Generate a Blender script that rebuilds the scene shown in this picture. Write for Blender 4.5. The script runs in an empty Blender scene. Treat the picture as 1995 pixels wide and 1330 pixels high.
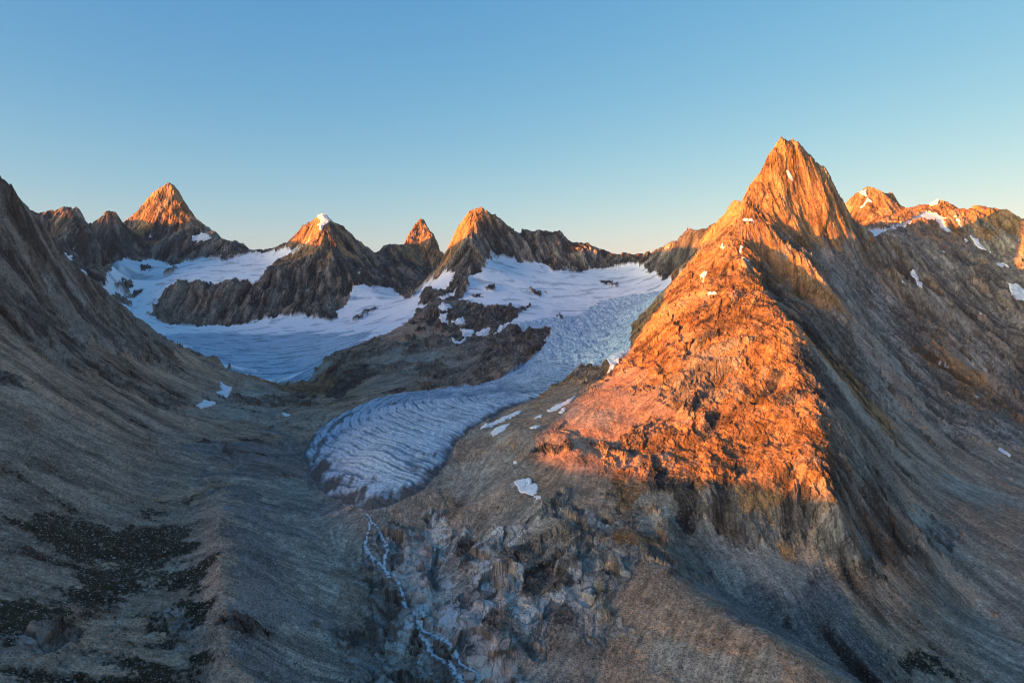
import bpy, math, random
import numpy as np
random.seed(7)
rng = np.random.default_rng(11)
C = bpy.context.scene
R = math.radians

# ------------------------------------------------------------------ camera
FPX = 1330.0                       # focal length in pixels of a 1995 px wide frame
PITCH = math.atan((665 - 560) / FPX)
cam = bpy.data.objects.new('camera', bpy.data.cameras.new('camera'))
C.collection.objects.link(cam)
cam.data.sensor_width = 36
cam.data.lens = 36 * FPX / 1995
cam.data.clip_start = 5
cam.data.clip_end = 90000
cam.location = (0, 0, 0)
cam.rotation_euler = (R(90) - PITCH, 0, 0)
C.camera = cam

# ------------------------------------------------------------------ sky, sun, exposure
SUN_EL = R(4.2)
SUN_H = np.array([-0.862, -0.507])            # horizontal direction towards the sun
w = bpy.data.worlds.new('World'); C.world = w; w.use_nodes = True
nt = w.node_tree
bg = nt.nodes['Background']
sky = nt.nodes.new('ShaderNodeTexSky')
sky.sky_type = 'NISHITA'; sky.sun_disc = False
sky.sun_elevation = SUN_EL
sky.sun_rotation = math.atan2(SUN_H[0], SUN_H[1])
sky.altitude = 1500; sky.air_density = 1.0; sky.dust_density = 2.0; sky.ozone_density = 1.5
GT, GK, GM, SR, SG, SB = 3.7, 2.2, 8.0, .345, .50, .80
def sky_grade(nt, src, dst):
    """colour response of the evening sky: deeper blue overhead, creamy at the horizon, strong glow on the sun side"""
    def m(op, a, b):
        o = nt.nodes.new('ShaderNodeMath'); o.operation = op
        for i, v in enumerate((a, b)):
            if isinstance(v, (int, float)): o.inputs[i].default_value = v
            else: nt.links.new(v, o.inputs[i])
        return o.outputs[0]
    sp = nt.nodes.new('ShaderNodeSeparateColor'); nt.links.new(src, sp.inputs[0]); r, g, b = sp.outputs
    glow = m('MINIMUM', m('MAXIMUM', m('MULTIPLY', m('SUBTRACT', g, GT), GK), 0.0), GM)
    cc = nt.nodes.new('ShaderNodeCombineColor')
    for i, (v, p, k, gw) in enumerate(((m('MINIMUM', r, 5.2), 1.37, SR, 1.22), (g, .80, SG, 1.22), (b, .35, SB, 1.55))):
        nt.links.new(m('MULTIPLY', m('MULTIPLY', m('POWER', v, p), k), m('ADD', m('MULTIPLY', glow, gw), 1.0)), cc.inputs[i])
    nt.links.new(cc.outputs[0], dst)
sky_grade(nt, sky.outputs[0], bg.inputs[0])
bg.inputs[1].default_value = 0.15
sd = bpy.data.lights.new('sun', 'SUN')
sd.energy = 5.0; sd.angle = R(0.3); sd.color = (1.0, 0.285, 0.024)
sun = bpy.data.objects.new('sun', sd); C.collection.objects.link(sun)
import mathutils
sdir = mathutils.Vector((SUN_H[0] * math.cos(SUN_EL), SUN_H[1] * math.cos(SUN_EL), math.sin(SUN_EL)))
sun.rotation_euler = sdir.to_track_quat('Z', 'Y').to_euler()
C.view_settings.view_transform = 'Standard'
C.view_settings.look = 'None'
C.view_settings.exposure = 2.16
C.view_settings.gamma = 1.0
C.render.filter_size = 1.1
C.cycles.filter_width = 1.1

# ------------------------------------------------------------------ pixel -> world
cp, sp = math.cos(PITCH), math.sin(PITCH)
def ray(px, py):
    xc = (np.asarray(px, float) - 997.5) / FPX; yc = (665 - np.asarray(py, float)) / FPX
    q = cp + yc * sp
    return xc / q, (-sp + yc * cp) / q          # X and Z per metre of depth Y
def P(px, py, D):
    a, b = ray(px, py)
    return (float(a * D), float(D), float(b * D))

# ------------------------------------------------------------------ survey of the place: ridges, gullies and slopes
pts = []
def poly(lst, step=90.0, back=None):
    """a surveyed line; back=(dist, drop) adds the far flank behind a crest"""
    w3 = [P(*p) for p in lst]
    out = []
    for a, b in zip(w3[:-1], w3[1:]):
        a = np.array(a); b = np.array(b)
        n = max(1, int(np.linalg.norm(b - a) / step))
        for i in range(n):
            out.append(a + (b - a) * i / n)
    out.append(np.array(w3[-1]))
    pts.extend([tuple(p) for p in out])
    if back:
        for p in out[::2]:
            d = np.array([p[0], p[1]]); u = d / np.linalg.norm(d)
            q = d + u * back[0]
            pts.append((q[0], q[1], p[2] - back[1]))
def spots(lst):
    pts.extend([P(*p) for p in lst])

# left valley side, crest that cuts the sky and then the ice
poly([(-60,318,2260),(0,356,2300),(23,375,2340),(33,390,2370),(51,410,2420),(54,418,2430),(83,450,2480),(113,485,2560),(150,523,2640),(175,545,2690),
      (200,568,2740),(226,593,2780),(251,618,2830),(283,638,2870),(323,661,2900),(361,680,2930),(412,704,2950),(451,722,2960),(493,735,2930)], 60, (260, 150))
spots([(0,430,2250),(0,500,2130),(0,600,1900),(0,700,1700),(0,800,1500),(0,900,1300),(0,1000,1150),(0,1100,1000),(0,1200,880),(0,1330,750),
       (90,500,2450),(100,600,2250),(100,700,1950),(100,800,1650),(100,900,1400),(100,1000,1230),(100,1150,1000),(100,1330,780),
       (200,620,2600),(200,700,2180),(200,800,1800),(200,900,1520),(200,1000,1320),(200,1100,1140),(200,1200,980),(200,1330,810),
       (290,680,2700),(290,760,2200),(290,850,1850),(290,950,1520),(290,1050,1265),(290,1150,1080),(290,1250,935),(290,1330,840),
       (380,720,2800),(380,780,2380),(370,840,2030),(370,900,1760)])
# lateral moraine crest and the trough beside it
poly([(395,850,2010),(410,900,1760),(425,1000,1372),(430,1100,1147),(432,1200,986),(445,1330,851),(455,1400,780)], 25)
poly([(385,900,1765),(390,1000,1392),(394,1100,1168),(396,1200,1004),(406,1330,866),(410,1400,800)], 25)
poly([(452,900,1800),(462,1000,1392),(468,1100,1172),(472,1200,1010),(488,1330,875),(500,1400,810)], 25)
poly([(470,860,1960),(490,950,1590),(500,1050,1310),(515,1150,1130),(540,1250,1010),(570,1330,935)], 60)
spots([(440,740,2800),(450,780,2500),(450,820,2180),(540,750,2950),(540,790,2650),(520,830,2280),(540,880,1990),(560,940,1720),
       (600,1010,1500),(640,1080,1360),(640,1180,1180),(680,1260,1090),(720,1330,1010)])
poly([(700,770,2620),(640,790,2500),(590,815,2300),(545,850,2080)], 70)      # outer moraine crest
spots([(620,750,3150),(560,765,2950),(660,775,2800)])
# meltwater stream line
poly([(722,1000,1500),(745,1060,1390),(770,1120,1300),(800,1170,1220),(835,1230,1135),(880,1290,1065),(930,1340,1015)], 60)
# glacier tongue
poly([(870,757,2640),(740,768,2580),(660,808,2350),(610,850,2130),(592,900,1900),(610,950,1710),(680,986,1560),(722,996,1520),
      (790,975,1555),(850,920,1690),(885,865,1850),(950,820,2020),(1040,775,2320),(1130,712,2800)], 60)
spots([(700,960,1600),(760,940,1640),(680,930,1690),(820,900,1730),(750,890,1735),(660,890,1830),(720,840,1975),(800,850,1900),(800,795,2230),(880,820,2030),
       (900,775,2360),(960,790,2200),(1000,750,2540),(1060,730,2640),(1100,712,2780),(1130,680,3050),(1170,650,3400)])
# slope between tongue and spur
spots([(1000,850,1850),(1050,900,1700),(950,920,1690),(1080,830,1900),(1100,780,2100),(1100,870,1740),(1150,740,2350),(1190,710,2520),(900,970,1560),
       (860,1010,1490),(1000,960,1560),(1000,1050,1390),(900,1060,1400),(900,1150,1240),(1000,1150,1225),(950,1230,1110),(1000,1330,1005),
       (1080,980,1490),(1120,1050,1350),(1100,1150,1210),(1100,1250,1080),(1200,1180,1150),(1200,1330,985),(1180,960,1530),(1240,1020,1410),(1330,1330,975),(1450,1330,960)])
# foreground scree crest and gully behind
poly([(1262,1050,1350),(1300,1110,1235),(1400,1190,1105),(1500,1240,1020),(1570,1287,970),(1660,1345,925),(1760,1400,900)], 40)
poly([(1300,1080,1350),(1400,1150,1290),(1500,1215,1220),(1600,1290,1140),(1700,1350,1100),(1800,1400,1080)], 60)
spots([(1400,1040,1430),(1400,1110,1320),(1500,1040,1440),(1500,1130,1300),(1600,1080,1390),(1600,1180,1250),(1700,1200,1280),(1700,1080,1430),(1800,1280,1200),
       (1800,1150,1400),(1800,1050,1580),(1900,1200,1430),(1900,1050,1700),(1995,1330,1200),(1995,1200,1420),(1995,1080,1650),(1900,1330,1170),(1995,980,1950)])
# cliff band below the spur
poly([(1290,985,1470),(1380,1012,1450),(1480,1015,1440),(1580,1020,1440),(1660,1040,1440)], 60)
poly([(1290,950,1525),(1380,955,1500),(1480,962,1475),(1560,970,1460),(1640,985,1440)], 60)
# spur: left edge against the ice
poly([(1410,460,3080),(1390,490,3020),(1363,528,2960),(1338,548,2920),(1330,560,2890),(1305,581,2840),(1278,615,2780),(1245,654,2680),(1216,703,2500)], 60)
spots([(1400,545,2720),(1400,600,2450),(1340,620,2480),(1300,700,2250),(1230,750,2150),(1160,820,1900),(1250,820,1900),(1200,880,1770),(1130,880,1720),(1350,720,2120),
       (1350,820,1820),(1350,900,1640),(1270,910,1640),(1450,640,2260),(1450,740,1990),(1450,850,1720),(1450,920,1570),(1530,760,1880),(1530,860,1660),(1530,930,1525)])
# spur crest, right hand gully
poly([(1438,530,2720),(1454,563,2520),(1506,599,2340),(1548,632,2200),(1571,716,1960),(1604,837,1660),(1630,964,1430)], 50)
poly([(1500,560,2950),(1560,590,2830),(1612,620,2680),(1645,700,2450),(1685,800,2150),(1730,900,1880),(1760,1000,1680)], 70)
# knoll above
poly([(1410,460,3080),(1448,434,3100),(1475,435,3100),(1500,448,3095),(1526,475,3070),(1551,498,3030),(1573,508,3000),(1588,545,2920),(1621,583,2780)], 60)
spots([(1450,480,2930),(1440,510,2790),(1500,510,2920),(1540,540,2880)])
# main peak
poly([(1448,400,3620),(1453,380,3680),(1470,353,3740),(1491,318,3790),(1511,290,3820),(1520,270,3820),(1541,281,3850),(1561,294,3860),(1578,310,3860),(1596,330,3850),
      (1611,348,3840),(1626,378,3830),(1641,403,3820),(1661,430,3820),(1681,448,3810),(1701,468,3800)], 50, (260, 330))
spots([(1530,330,3740),(1500,380,3640),(1560,380,3670),(1600,420,3630),(1485,415,3540),(1530,440,3520),(1580,455,3570),(1640,455,3640),(1560,470,3460),(1560,485,3350),(1475,452,3310),(1520,464,3310),(1620,480,3520),
       (1600,520,3330),(1650,550,3330),(1670,500,3600)])
# right wall
spots([(1700,560,3450),(1700,640,3000),(1750,520,3800),(1750,600,3400),(1750,720,2750),(1800,800,2450),(1800,900,2080),(1850,560,3900),(1850,660,3250),(1850,750,2850),
       (1900,850,2420),(1900,950,2050),(1900,600,3800),(1995,560,4300),(1995,640,3800),(1995,720,3250),(1995,800,2850),(1995,900,2330),(1950,500,4700),(1850,480,4700),(1780,470,4500)])
poly([(1701,468,3800),(1740,452,4300),(1790,432,4900),(1811,402,5300)], 100)
poly([(1765,410,5400),(1796,403,5300),(1811,399,5300),(1833,393,5300),(1848,394,5250),(1871,411,5200),(1896,405,5200),(1919,404,5200),(1946,413,5200),(1969,416,5150),(1994,430,5100),(2080,470,4900)], 90, (500, 400))
spots([(1850,440,5000),(1920,440,5000),(1750,440,4700)])
poly([(1620,440,6500),(1644,406,6500),(1655,393,6500),(1673,378,6500),(1689,366,6500),(1700,368,6500),(1708,376,6500),(1728,376,6550),(1743,383,6500),(1748,403,6400),(1766,412,6200)], 90, (500, 500))
spots([(1680,420,6200),(1720,430,6000),(1680,455,5800)])
# ridge behind the spur, to the col
poly([(1196,510,6300),(1221,510,6300),(1251,502,6100),(1271,500,5900),(1294,488,5700),(1321,473,5400),(1339,453,5100),(1349,449,5000),(1388,433,4800),(1413,427,4600),(1423,413,4500),(1428,394,4400),(1448,393,4300),(1470,385,4100)], 90, (450, 350))
spots([(1300,520,5300),(1350,500,4800),(1330,535,4900),(1380,480,4500),(1400,500,4200),(1350,560,4300),(1260,540,5300)])
# upper ice
spots([(1250,525,5700),(1200,530,5700),(1250,565,4700),(1280,575,4300),(1200,560,5000),(1210,600,4300),(1150,600,4450),(1100,560,5100),(1100,530,5600),(1090,600,4400),(1080,640,3700),(1150,620,4000),
       (1000,530,5400),(1000,560,5000),(1010,600,4350),(950,510,5600),(930,550,5000),(920,580,4650),(1230,640,3500),(1190,670,3150),(1180,640,3600)])
# ridge peak 4 .. col
poly([(866,502,6100),(876,480,6150),(884,460,6100),(894,443,6050),(909,428,6000),(926,413,6000),(935,409,6000),(948,419,6050),(960,421,6100),(975,443,6200),(1000,463,6300),(1017,469,6400),(1040,460,6400),
      (1063,453,6400),(1083,461,6400),(1098,461,6350),(1108,473,6300),(1133,471,6300),(1151,483,6300),(1168,498,6300),(1196,510,6300)], 80, (400, 450))
poly([(935,409,6000),(920,450,5700),(915,500,5350),(905,540,5050),(880,575,4750),(850,600,4450),(810,618,4200),(760,645,3900),(700,672,3600),(650,700,3400),(615,735,3200)], 80)   # rock rib between the two glaciers
spots([(960,490,5750),(1010,500,5850),(1080,520,5800),(1130,520,5900),(1170,515,6000),(880,520,5750)])
spots([(900,600,4400),(900,640,3900),(850,650,3800),(800,680,3400),(850,700,3200),(850,745,2780),(760,720,3000),(730,755,2720),(950,640,3850),(1010,615,4100),(950,690,3250),(1050,660,3450),
       (1000,700,3100),(950,740,2780),(1040,700,3020),(680,740,2980),(700,700,3300),(1020,640,3800)])
# peaks 2 and 3
poly([(499,495,6900),(525,491,6800),(543,484,6700),(578,463,6600),(590,448,6600),(605,438,6550),(620,425,6500),(625,421,6500),(638,424,6500),(650,433,6500),(670,443,6550),(683,460,6600),(696,475,6600),(708,495,6650),
      (731,497,6700),(751,485,6800),(768,479,6800),(776,478,6950),(783,483,7200),(796,463,7500),(811,438,7600),(820,427,7600),(828,438,7600),(838,460,7600),(851,477,7450),(866,503,6900)], 80, (450, 500))
poly([(625,421,6500),(628,450,6250),(650,500,5950),(655,560,5650),(655,625,5150)], 90)
poly([(820,430,7590),(814,480,7250),(811,530,6600),(805,578,5800)], 90)
spots([(600,470,6350),(560,510,6050),(590,560,5600),(620,600,5250),(680,500,6150),(700,540,5850),(690,560,5650),(740,530,6300),(770,530,6350),(760,555,6000),(850,530,6200),(840,560,5500)])
# left basin ice
spots([(700,570,5600),(740,575,5550),(800,585,5300),(720,610,5000),(660,630,4950),(780,620,4500),(700,640,4450),(600,640,4950),(560,630,5050),(500,650,4850),(420,650,4900),(350,640,4950),(300,630,5000),
       (640,670,4000),(560,680,4000),(480,680,4050),(420,685,4050),(600,715,3550),(520,720,3600),(460,712,3600),(560,740,3350)])
# rock step and hanging glacier
poly([(290,620,5150),(320,628,5150),(400,636,5120),(470,634,5150),(530,622,5180),(600,615,5180),(655,622,5120)], 90)
poly([(300,590,5350),(325,562,5500),(360,550,5550),(420,548,5600),(500,543,5650),(530,535,5700)], 80)
spots([(260,600,5300),(220,570,5400),(230,545,5750),(280,545,5800),(330,525,6200),(230,515,6300),(400,520,6300),(450,505,6600),(520,505,6500),(580,490,6350),(450,530,6000),(540,515,6200),(350,515,6600),(250,580,5500)])
# peak 1, pinnacle, left mountain
poly([(234,441,7400),(251,433,7500),(276,405,7650),(302,383,7750),(311,380,7780),(314,370,7800),(326,361,7800),(340,366,7800),(351,378,7800),(358,393,7750),(376,418,7700),(391,440,7650),(406,458,7600),(426,465,7500),
      (444,480,7350),(471,482,7200),(499,495,6900)], 90, (600, 600))
spots([(330,420,7450),(330,470,7150),(345,510,6900),(270,505,6900),(420,500,6950),(290,470,7150),(380,480,7150)])
poly([(174,441,6900),(195,429,6950),(210,418,7000),(227,418,7000),(233,441,6950)], 70, (400, 400))
spots([(215,470,6700),(225,508,6450)])
poly([(20,430,6500),(59,416,6500),(85,420,6500),(108,418,6450),(120,411,6400),(137,409,6400),(153,420,6350),(173,441,6200),(190,467,6000),(208,500,5750),(217,523,5600),(205,545,5350)], 80, (450, 350))
spots([(100,480,5900),(150,500,5600),(180,545,5200),(100,440,6250),(60,470,5900)])

# shadow casting range on the sun side, left of and behind the view: crest height as seen along the sun's rays
SX = np.array([-6000,-2000, 300, 880, 960, 1120, 1265, 1343, 1464, 1592, 1653, 1777, 1848, 1918, 2046, 2101, 2150, 2300, 2510, 3000, 3700, 4400, 5000, 5200, 5400, 5950, 6200, 7000, 7580, 8030, 8163, 8800, 12000.])
SH = np.array([ -330, -340,-352,-352,-368, -373, -368, -372, -364, -308, -284, -228, -194, -162,  -66,   55,  110,  170,  350,  480,  565,  560,  600,  610,  530,  500,  495,  580,  625,  660,  712,  760,  760.])
TAN = math.tan(SUN_EL)
def sun_coords(x, y):
    along = -(x * SUN_H[0] + y * SUN_H[1])
    s = x * SUN_H[1] - y * SUN_H[0]
    return s, along

pts = np.array(pts)
# drop near duplicates
keep = []
cell = {}
for i, p in enumerate(pts):
    k = (int(p[0] // 25), int(p[1] // 25))
    if k in cell: continue
    cell[k] = 1; keep.append(i)
pts = pts[keep]
# far surroundings
ext = []
for az in np.arange(-180, 180, 12):
    for r_, z_ in ((16000, -200), (24000, -100)):
        ext.append((r_ * math.sin(R(az)), r_ * math.cos(R(az)), z_))
for x, y, z in [(0,300,-640),(-300,300,-600),(300,300,-700),(0,-500,-720),(-700,300,-520),(700,400,-760),(1000,700,-740),(1500,1200,-760),(2500,1500,-800),(0,-2500,-800),(2500,-1000,-800),(-1500,-800,-620),
                (-1000,900,-420),(-1300,1200,-330),(-1700,1500,-200),(-2300,1700,-60),(-2600,2600,60),(-3500,3500,100),(-5000,5000,150),(2500,2600,-600),(3200,3500,-200),(4500,4500,0),(-4300,6500,250),(-5500,8000,300),
                (0,8500,0),(-2500,9000,0),(3000,8500,0),(5500,7000,0),(0,11000,-200),(-5000,11500,-200),(5000,11500,-200),(8000,6000,-300),(3500,5600,100)]:
    ext.append((x, y, z))
pts = np.vstack([pts, np.array(ext)])

S = 1000.0
Xc = pts[:, :2] / S; Zc = pts[:, 2] / S
n = len(Xc)
print('control points', n)
def kern(r): return r
d = np.sqrt(((Xc[:, None] - Xc[None]) ** 2).sum(-1))
A = np.zeros((n + 3, n + 3)); A[:n, :n] = kern(d) - np.eye(n) * 0.0006
A[:n, n] = 1; A[:n, n+1:] = Xc; A[n, :n] = 1; A[n+1:, :n] = Xc.T
sol = np.linalg.solve(A, np.concatenate([Zc, np.zeros(3)]))
Wt = sol[:n].astype(np.float32)
def rbf_exact(x, y):
    x = (np.asarray(x) / S).astype(np.float32).ravel(); y = (np.asarray(y) / S).astype(np.float32).ravel()
    out = np.empty(len(x), np.float32); cx = Xc[:, 0].astype(np.float32); cy = Xc[:, 1].astype(np.float32)
    for i in range(0, len(x), 8192):
        r = np.hypot(x[i:i+8192, None] - cx, y[i:i+8192, None] - cy)
        out[i:i+8192] = r @ Wt
    return (out + sol[n] + sol[n+1] * x + sol[n+2] * y) * S

class Grid:
    def __init__(s, x0, x1, y0, y1, st):
        s.x0, s.y0, s.st = x0, y0, st
        s.nx = int((x1 - x0) / st) + 2; s.ny = int((y1 - y0) / st) + 2
    def coords(s):
        return np.meshgrid(s.x0 + np.arange(s.nx) * s.st, s.y0 + np.arange(s.ny) * s.st)
    def sample(s, a, x, y):
        fx = np.clip((x - s.x0) / s.st, 0, s.nx - 1.001); fy = np.clip((y - s.y0) / s.st, 0, s.ny - 1.001)
        ix = fx.astype(np.int32); iy = fy.astype(np.int32); fx = (fx - ix).astype(np.float32); fy = (fy - iy).astype(np.float32)
        i = iy * s.nx + ix; f = a.ravel()
        return (f[i] * (1-fx) + f[i+1] * fx) * (1-fy) + (f[i+s.nx] * (1-fx) + f[i+s.nx+1] * fx) * fy
    def inside(s, x, y):
        return (x > s.x0) & (x < s.x0 + (s.nx-2) * s.st) & (y > s.y0) & (y < s.y0 + (s.ny-2) * s.st)
def blur(a, k=1):
    for _ in range(k):
        b = np.pad(a, 1, mode='edge'); a = (b[:-2, 1:-1] + b[2:, 1:-1] + 2 * b[1:-1, 1:-1]) / 4
        b = np.pad(a, 1, mode='edge'); a = (b[1:-1, :-2] + b[1:-1, 2:] + 2 * b[1:-1, 1:-1]) / 4
    return a
GA = Grid(-26000, 26000, -26000, 26000, 260)
GB = Grid(-6500, 6500, 200, 9200, 18)
GC = Grid(-2000, 2600, 500, 4200, 10)
grids = []
for g, k in ((GA, 1), (GB, 0), (GC, 1)):
    x, y = g.coords(); grids.append(blur(rbf_exact(x, y).reshape(x.shape), k))
def smooth(a, b, x):
    t = np.clip((x - a) / (b - a), 0, 1); return t * t * (3 - 2 * t)
def edgeblend(g, x, y, wd):
    dd = np.minimum(np.minimum(x - g.x0, g.x0 + (g.nx-2) * g.st - x), np.minimum(y - g.y0, g.y0 + (g.ny-2) * g.st - y))
    return smooth(0, wd, dd)
def base(x, y):
    x = np.asarray(x, np.float32); y = np.asarray(y, np.float32)
    z = GA.sample(grids[0], x, y)
    t = edgeblend(GB, x, y, 300); z = z + (GB.sample(grids[1], x, y) - z) * t
    t = edgeblend(GC, x, y, 120); z = z + (GC.sample(grids[2], x, y) - z) * t
    # out of the frame to the left: keep below the sunbeam, and raise the distant range that shades the valley
    s, al = sun_coords(x, y)
    beam = np.interp(s, SX, SH).astype(np.float32) - TAN * al
    off = smooth(-0.86, -0.98, x / np.maximum(np.abs(y), 200) * np.where(y > 0, 1, 1)) + (y < 200) * 1.0
    off = np.clip(off, 0, 1) * (x < 3000)
    z = z + (np.minimum(z, beam - 60) - z) * off
    crest = np.exp(-((al + 4200) / 900.0) ** 2)
    cr = beam + 4.0
    foot = -500.0
    z = np.where(al < -2000, np.maximum(z, foot + (cr - foot) * np.clip(1 - np.abs(al + 4300) / 2300.0, 0, 1) ** 0.9), z)
    return z.astype(np.float32)

# ------------------------------------------------------------------ noise
def perlin(x, y, seed=0):
    r_ = np.random.default_rng(seed); a = r_.random((256, 256)).astype(np.float32) * 2 * np.pi
    gx = np.cos(a).ravel(); gy = np.sin(a).ravel()
    x = np.asarray(x, np.float32); y = np.asarray(y, np.float32)
    xi = np.floor(x).astype(np.int32); yi = np.floor(y).astype(np.int32); fx = x - xi; fy = y - yi
    u = fx * fx * fx * (fx * (fx * 6 - 15) + 10); v = fy * fy * fy * (fy * (fy * 6 - 15) + 10)
    x0 = xi & 255; x1 = (xi + 1) & 255; y0 = (yi & 255) << 8; y1 = ((yi + 1) & 255) << 8
    def g(i, dx, dy): return gx[i] * dx + gy[i] * dy
    a0 = g(y0 | x0, fx, fy); a1 = g(y0 | x1, fx - 1, fy); b0 = g(y1 | x0, fx, fy - 1); b1 = g(y1 | x1, fx - 1, fy - 1)
    a0 += (a1 - a0) * u; b0 += (b1 - b0) * u
    return (a0 + (b0 - a0) * v) * 1.5
def fbm(x, y, wl, octs, seed=0, gain=0.5, ridged=False):
    out = 0; amp = 1; tot = 0; c, s_ = math.cos(0.6), math.sin(0.6)
    for i in range(octs):
        q = perlin(x / wl + 17.3 * i, y / wl - 9.1 * i, seed + i)
        if ridged: q = 1 - 2 * np.abs(q) * 1.3
        out = out + q * amp; tot += amp; amp *= gain; wl *= 0.5
        x, y = x * c - y * s_, x * s_ + y * c
    return out / tot
def facets(x, y, wl, seed=0, tilt=.8, step=.25):
    """broken rock: every cell of a random mosaic is its own tilted plane; returns relief in metres and distance to the crack"""
    r_ = np.random.default_rng(seed); J = r_.random((6, 65536)).astype(np.float32)
    X = x / wl; Y = y / wl; xi = np.floor(X).astype(np.int32); yi = np.floor(Y).astype(np.int32)
    d1 = np.full(x.shape, 9, np.float32); d2 = d1.copy(); h = np.zeros(x.shape, np.float32); rn = h.copy()
    for oy in (-1, 0, 1):
        for ox in (-1, 0, 1):
            c = (((yi + oy) & 255) << 8) | ((xi + ox) & 255)
            dx = X - (xi + ox) - J[0][c]; dy = Y - (yi + oy) - J[1][c]; dd = dx * dx + dy * dy
            hh = dx * (J[2][c] - .5) * 2 * tilt + dy * (J[3][c] - .5) * 2 * tilt + (J[4][c] - .5) * 2 * step
            n_ = dd < d1
            d2 = np.where(n_, d1, np.minimum(d2, dd)); h = np.where(n_, hh, h); rn = np.where(n_, J[5][c], rn); d1 = np.where(n_, dd, d1)
    return h * wl, np.sqrt(d2) - np.sqrt(d1), rn
# fall lines of the smooth ground
gdir = []
for g, a in ((GB, blur(grids[1], 3)), (GC, blur(grids[2], 6))):
    gy, gx = np.gradient(a, g.st); m = np.hypot(gx, gy); gdir.append((gx / (m + .08), gy / (m + .08), m))
gyA, gxA = np.gradient(grids[0], GA.st)
def falldir(x, y):
    t = GC.inside(x, y)
    dx = GB.sample(gdir[0][0], x, y); dy = GB.sample(gdir[0][1], x, y)
    if t.any():
        dx[t] = GC.sample(gdir[1][0], x[t], y[t]); dy[t] = GC.sample(gdir[1][1], x[t], y[t])
    return dx, dy
def slope(x, y):
    m = GB.sample(gdir[0][2], x, y); t = GC.inside(x, y)
    if t.any(): m[t] = GC.sample(gdir[1][2], x[t], y[t])
    return m
_t = rng.random((1024, 1024)).astype(np.float32)
_t = blur(_t, 1); _t = (_t - _t.mean()) / _t.std(); TILE = _t.ravel()
def tile(x, y, cellsz):
    return TILE[((np.floor(y / cellsz).astype(np.int64) & 1023) << 10) | (np.floor(x / cellsz).astype(np.int64) & 1023)]
def streaks(x, y, cells, length, steps=7):
    """noise dragged along the fall line: list of one field per cell size"""
    outs = [tile(x, y, c) for c in cells]; nn = 1
    for sg in (1, -1):
        px, py = x.copy(), y.copy()
        for k in range(steps):
            dx, dy = falldir(px, py); px = px + sg * dx * length / steps; py = py + sg * dy * length / steps; nn += (sg == 1) * 0
            for i, c in enumerate(cells): outs[i] = outs[i] + tile(px, py, c)
    k = math.sqrt(2 * steps + 1)
    return [o / k for o in outs]

# ------------------------------------------------------------------ casting a surveyed pixel on to the ground
def cast(px, py, dmin=600.0, dmax=9500.0):
    a, b = ray(px, py)
    t = np.exp(np.linspace(math.log(dmin), math.log(dmax), 1500))
    h = base(a * t, t) - b * t
    i = np.argmax(h > 0)
    if not (h > 0).any():
        i = int(np.argmax(h / t)); return a * t[i], t[i], float(base(a * t[i:i+1], t[i:i+1])[0])
    if i > 0:
        f = h[i-1] / (h[i-1] - h[i]); D = t[i-1] + (t[i] - t[i-1]) * f
    else: D = t[0]
    return a * D, D, b * D
def castpoly(lst, dmin=600.0, seg=14):
    out = []
    for p, q in zip(lst, lst[1:] + lst[:1]):
        nn = max(1, int(math.hypot(q[0]-p[0], q[1]-p[1]) / seg))
        for i in range(nn):
            u = i / nn; c = cast(p[0] + (q[0]-p[0]) * u, p[1] + (q[1]-p[1]) * u, max(p[2] if len(p) > 2 else dmin, q[2] if len(q) > 2 else dmin) if (len(p) > 2 and len(q) > 2) else dmin); out.append((c[0], c[1]))
    return np.array(out)
def inpoly(pl, x, y):
    res = np.zeros(x.shape, bool)
    bb = (x > pl[:, 0].min()) & (x < pl[:, 0].max()) & (y > pl[:, 1].min()) & (y < pl[:, 1].max())
    idx = np.nonzero(bb)[0]
    if len(idx) == 0: return res
    X, Y = x[idx], y[idx]; c = np.zeros(len(idx), bool)
    for (x0, y0), (x1, y1) in zip(pl, np.roll(pl, -1, 0)):
        if y0 == y1: continue
        m = ((y0 > Y) != (y1 > Y)) & (X < (x1 - x0) * (Y - y0) / (y1 - y0) + x0); c ^= m
    res[idx] = c
    return res

TONGUE = castpoly([(1180,650),(1215,640),(1230,672),(1226,690),(1180,711),(1130,722),(1085,745),(1040,778),(985,800),(945,822),(905,848),(885,872),(868,905),(845,935),(815,962),(780,978),(745,992),(720,997),(690,990),(655,975),(620,955),
     (600,925),(592,895),(596,868),(612,845),(640,822),(680,800),(735,775),(790,765),(865,757),(930,750),(975,738),(1010,718),(1025,708),(1045,690),(1060,675),(1075,648),(1120,640)], 1000)
UPPER = castpoly([(953,495),(975,500),(995,503),(1018,512),(1045,510),(1068,518),(1076,529),(1101,527),(1106,518),(1111,529),(1128,530),(1151,525),(1176,523),(1201,522),(1221,515),(1241,513),(1276,530),(1284,538),(1309,540),
     (1333,541,3300),(1334,553,3200),(1304,582,3200),(1277,615,3100),(1244,654,2950),(1224,692,2750),(1180,705),(1120,700),(1060,690),(1058,678),(1063,663),(1075,648),(1070,638),(1040,645),(1020,648),(1010,638),(985,643),(995,630),(1010,615),(1025,603),(1033,595),
     (1005,598),(980,598),(933,593),(910,588),(893,585),(905,575),(913,558),(908,543),(918,538),(935,528),(945,523),(958,505)], 2400)
ICEFALL = castpoly([(1328,562,3200),(1226,578),(1168,588),(1151,600),(1120,618),(1060,622),(1010,632),(1015,645),(1075,650),(1060,680),(1045,700),(1130,715),(1180,705),(1222,690),(1244,654,2950),(1277,615,3100),(1304,582,3200),(1334,553,3200)], 2400)
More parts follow.
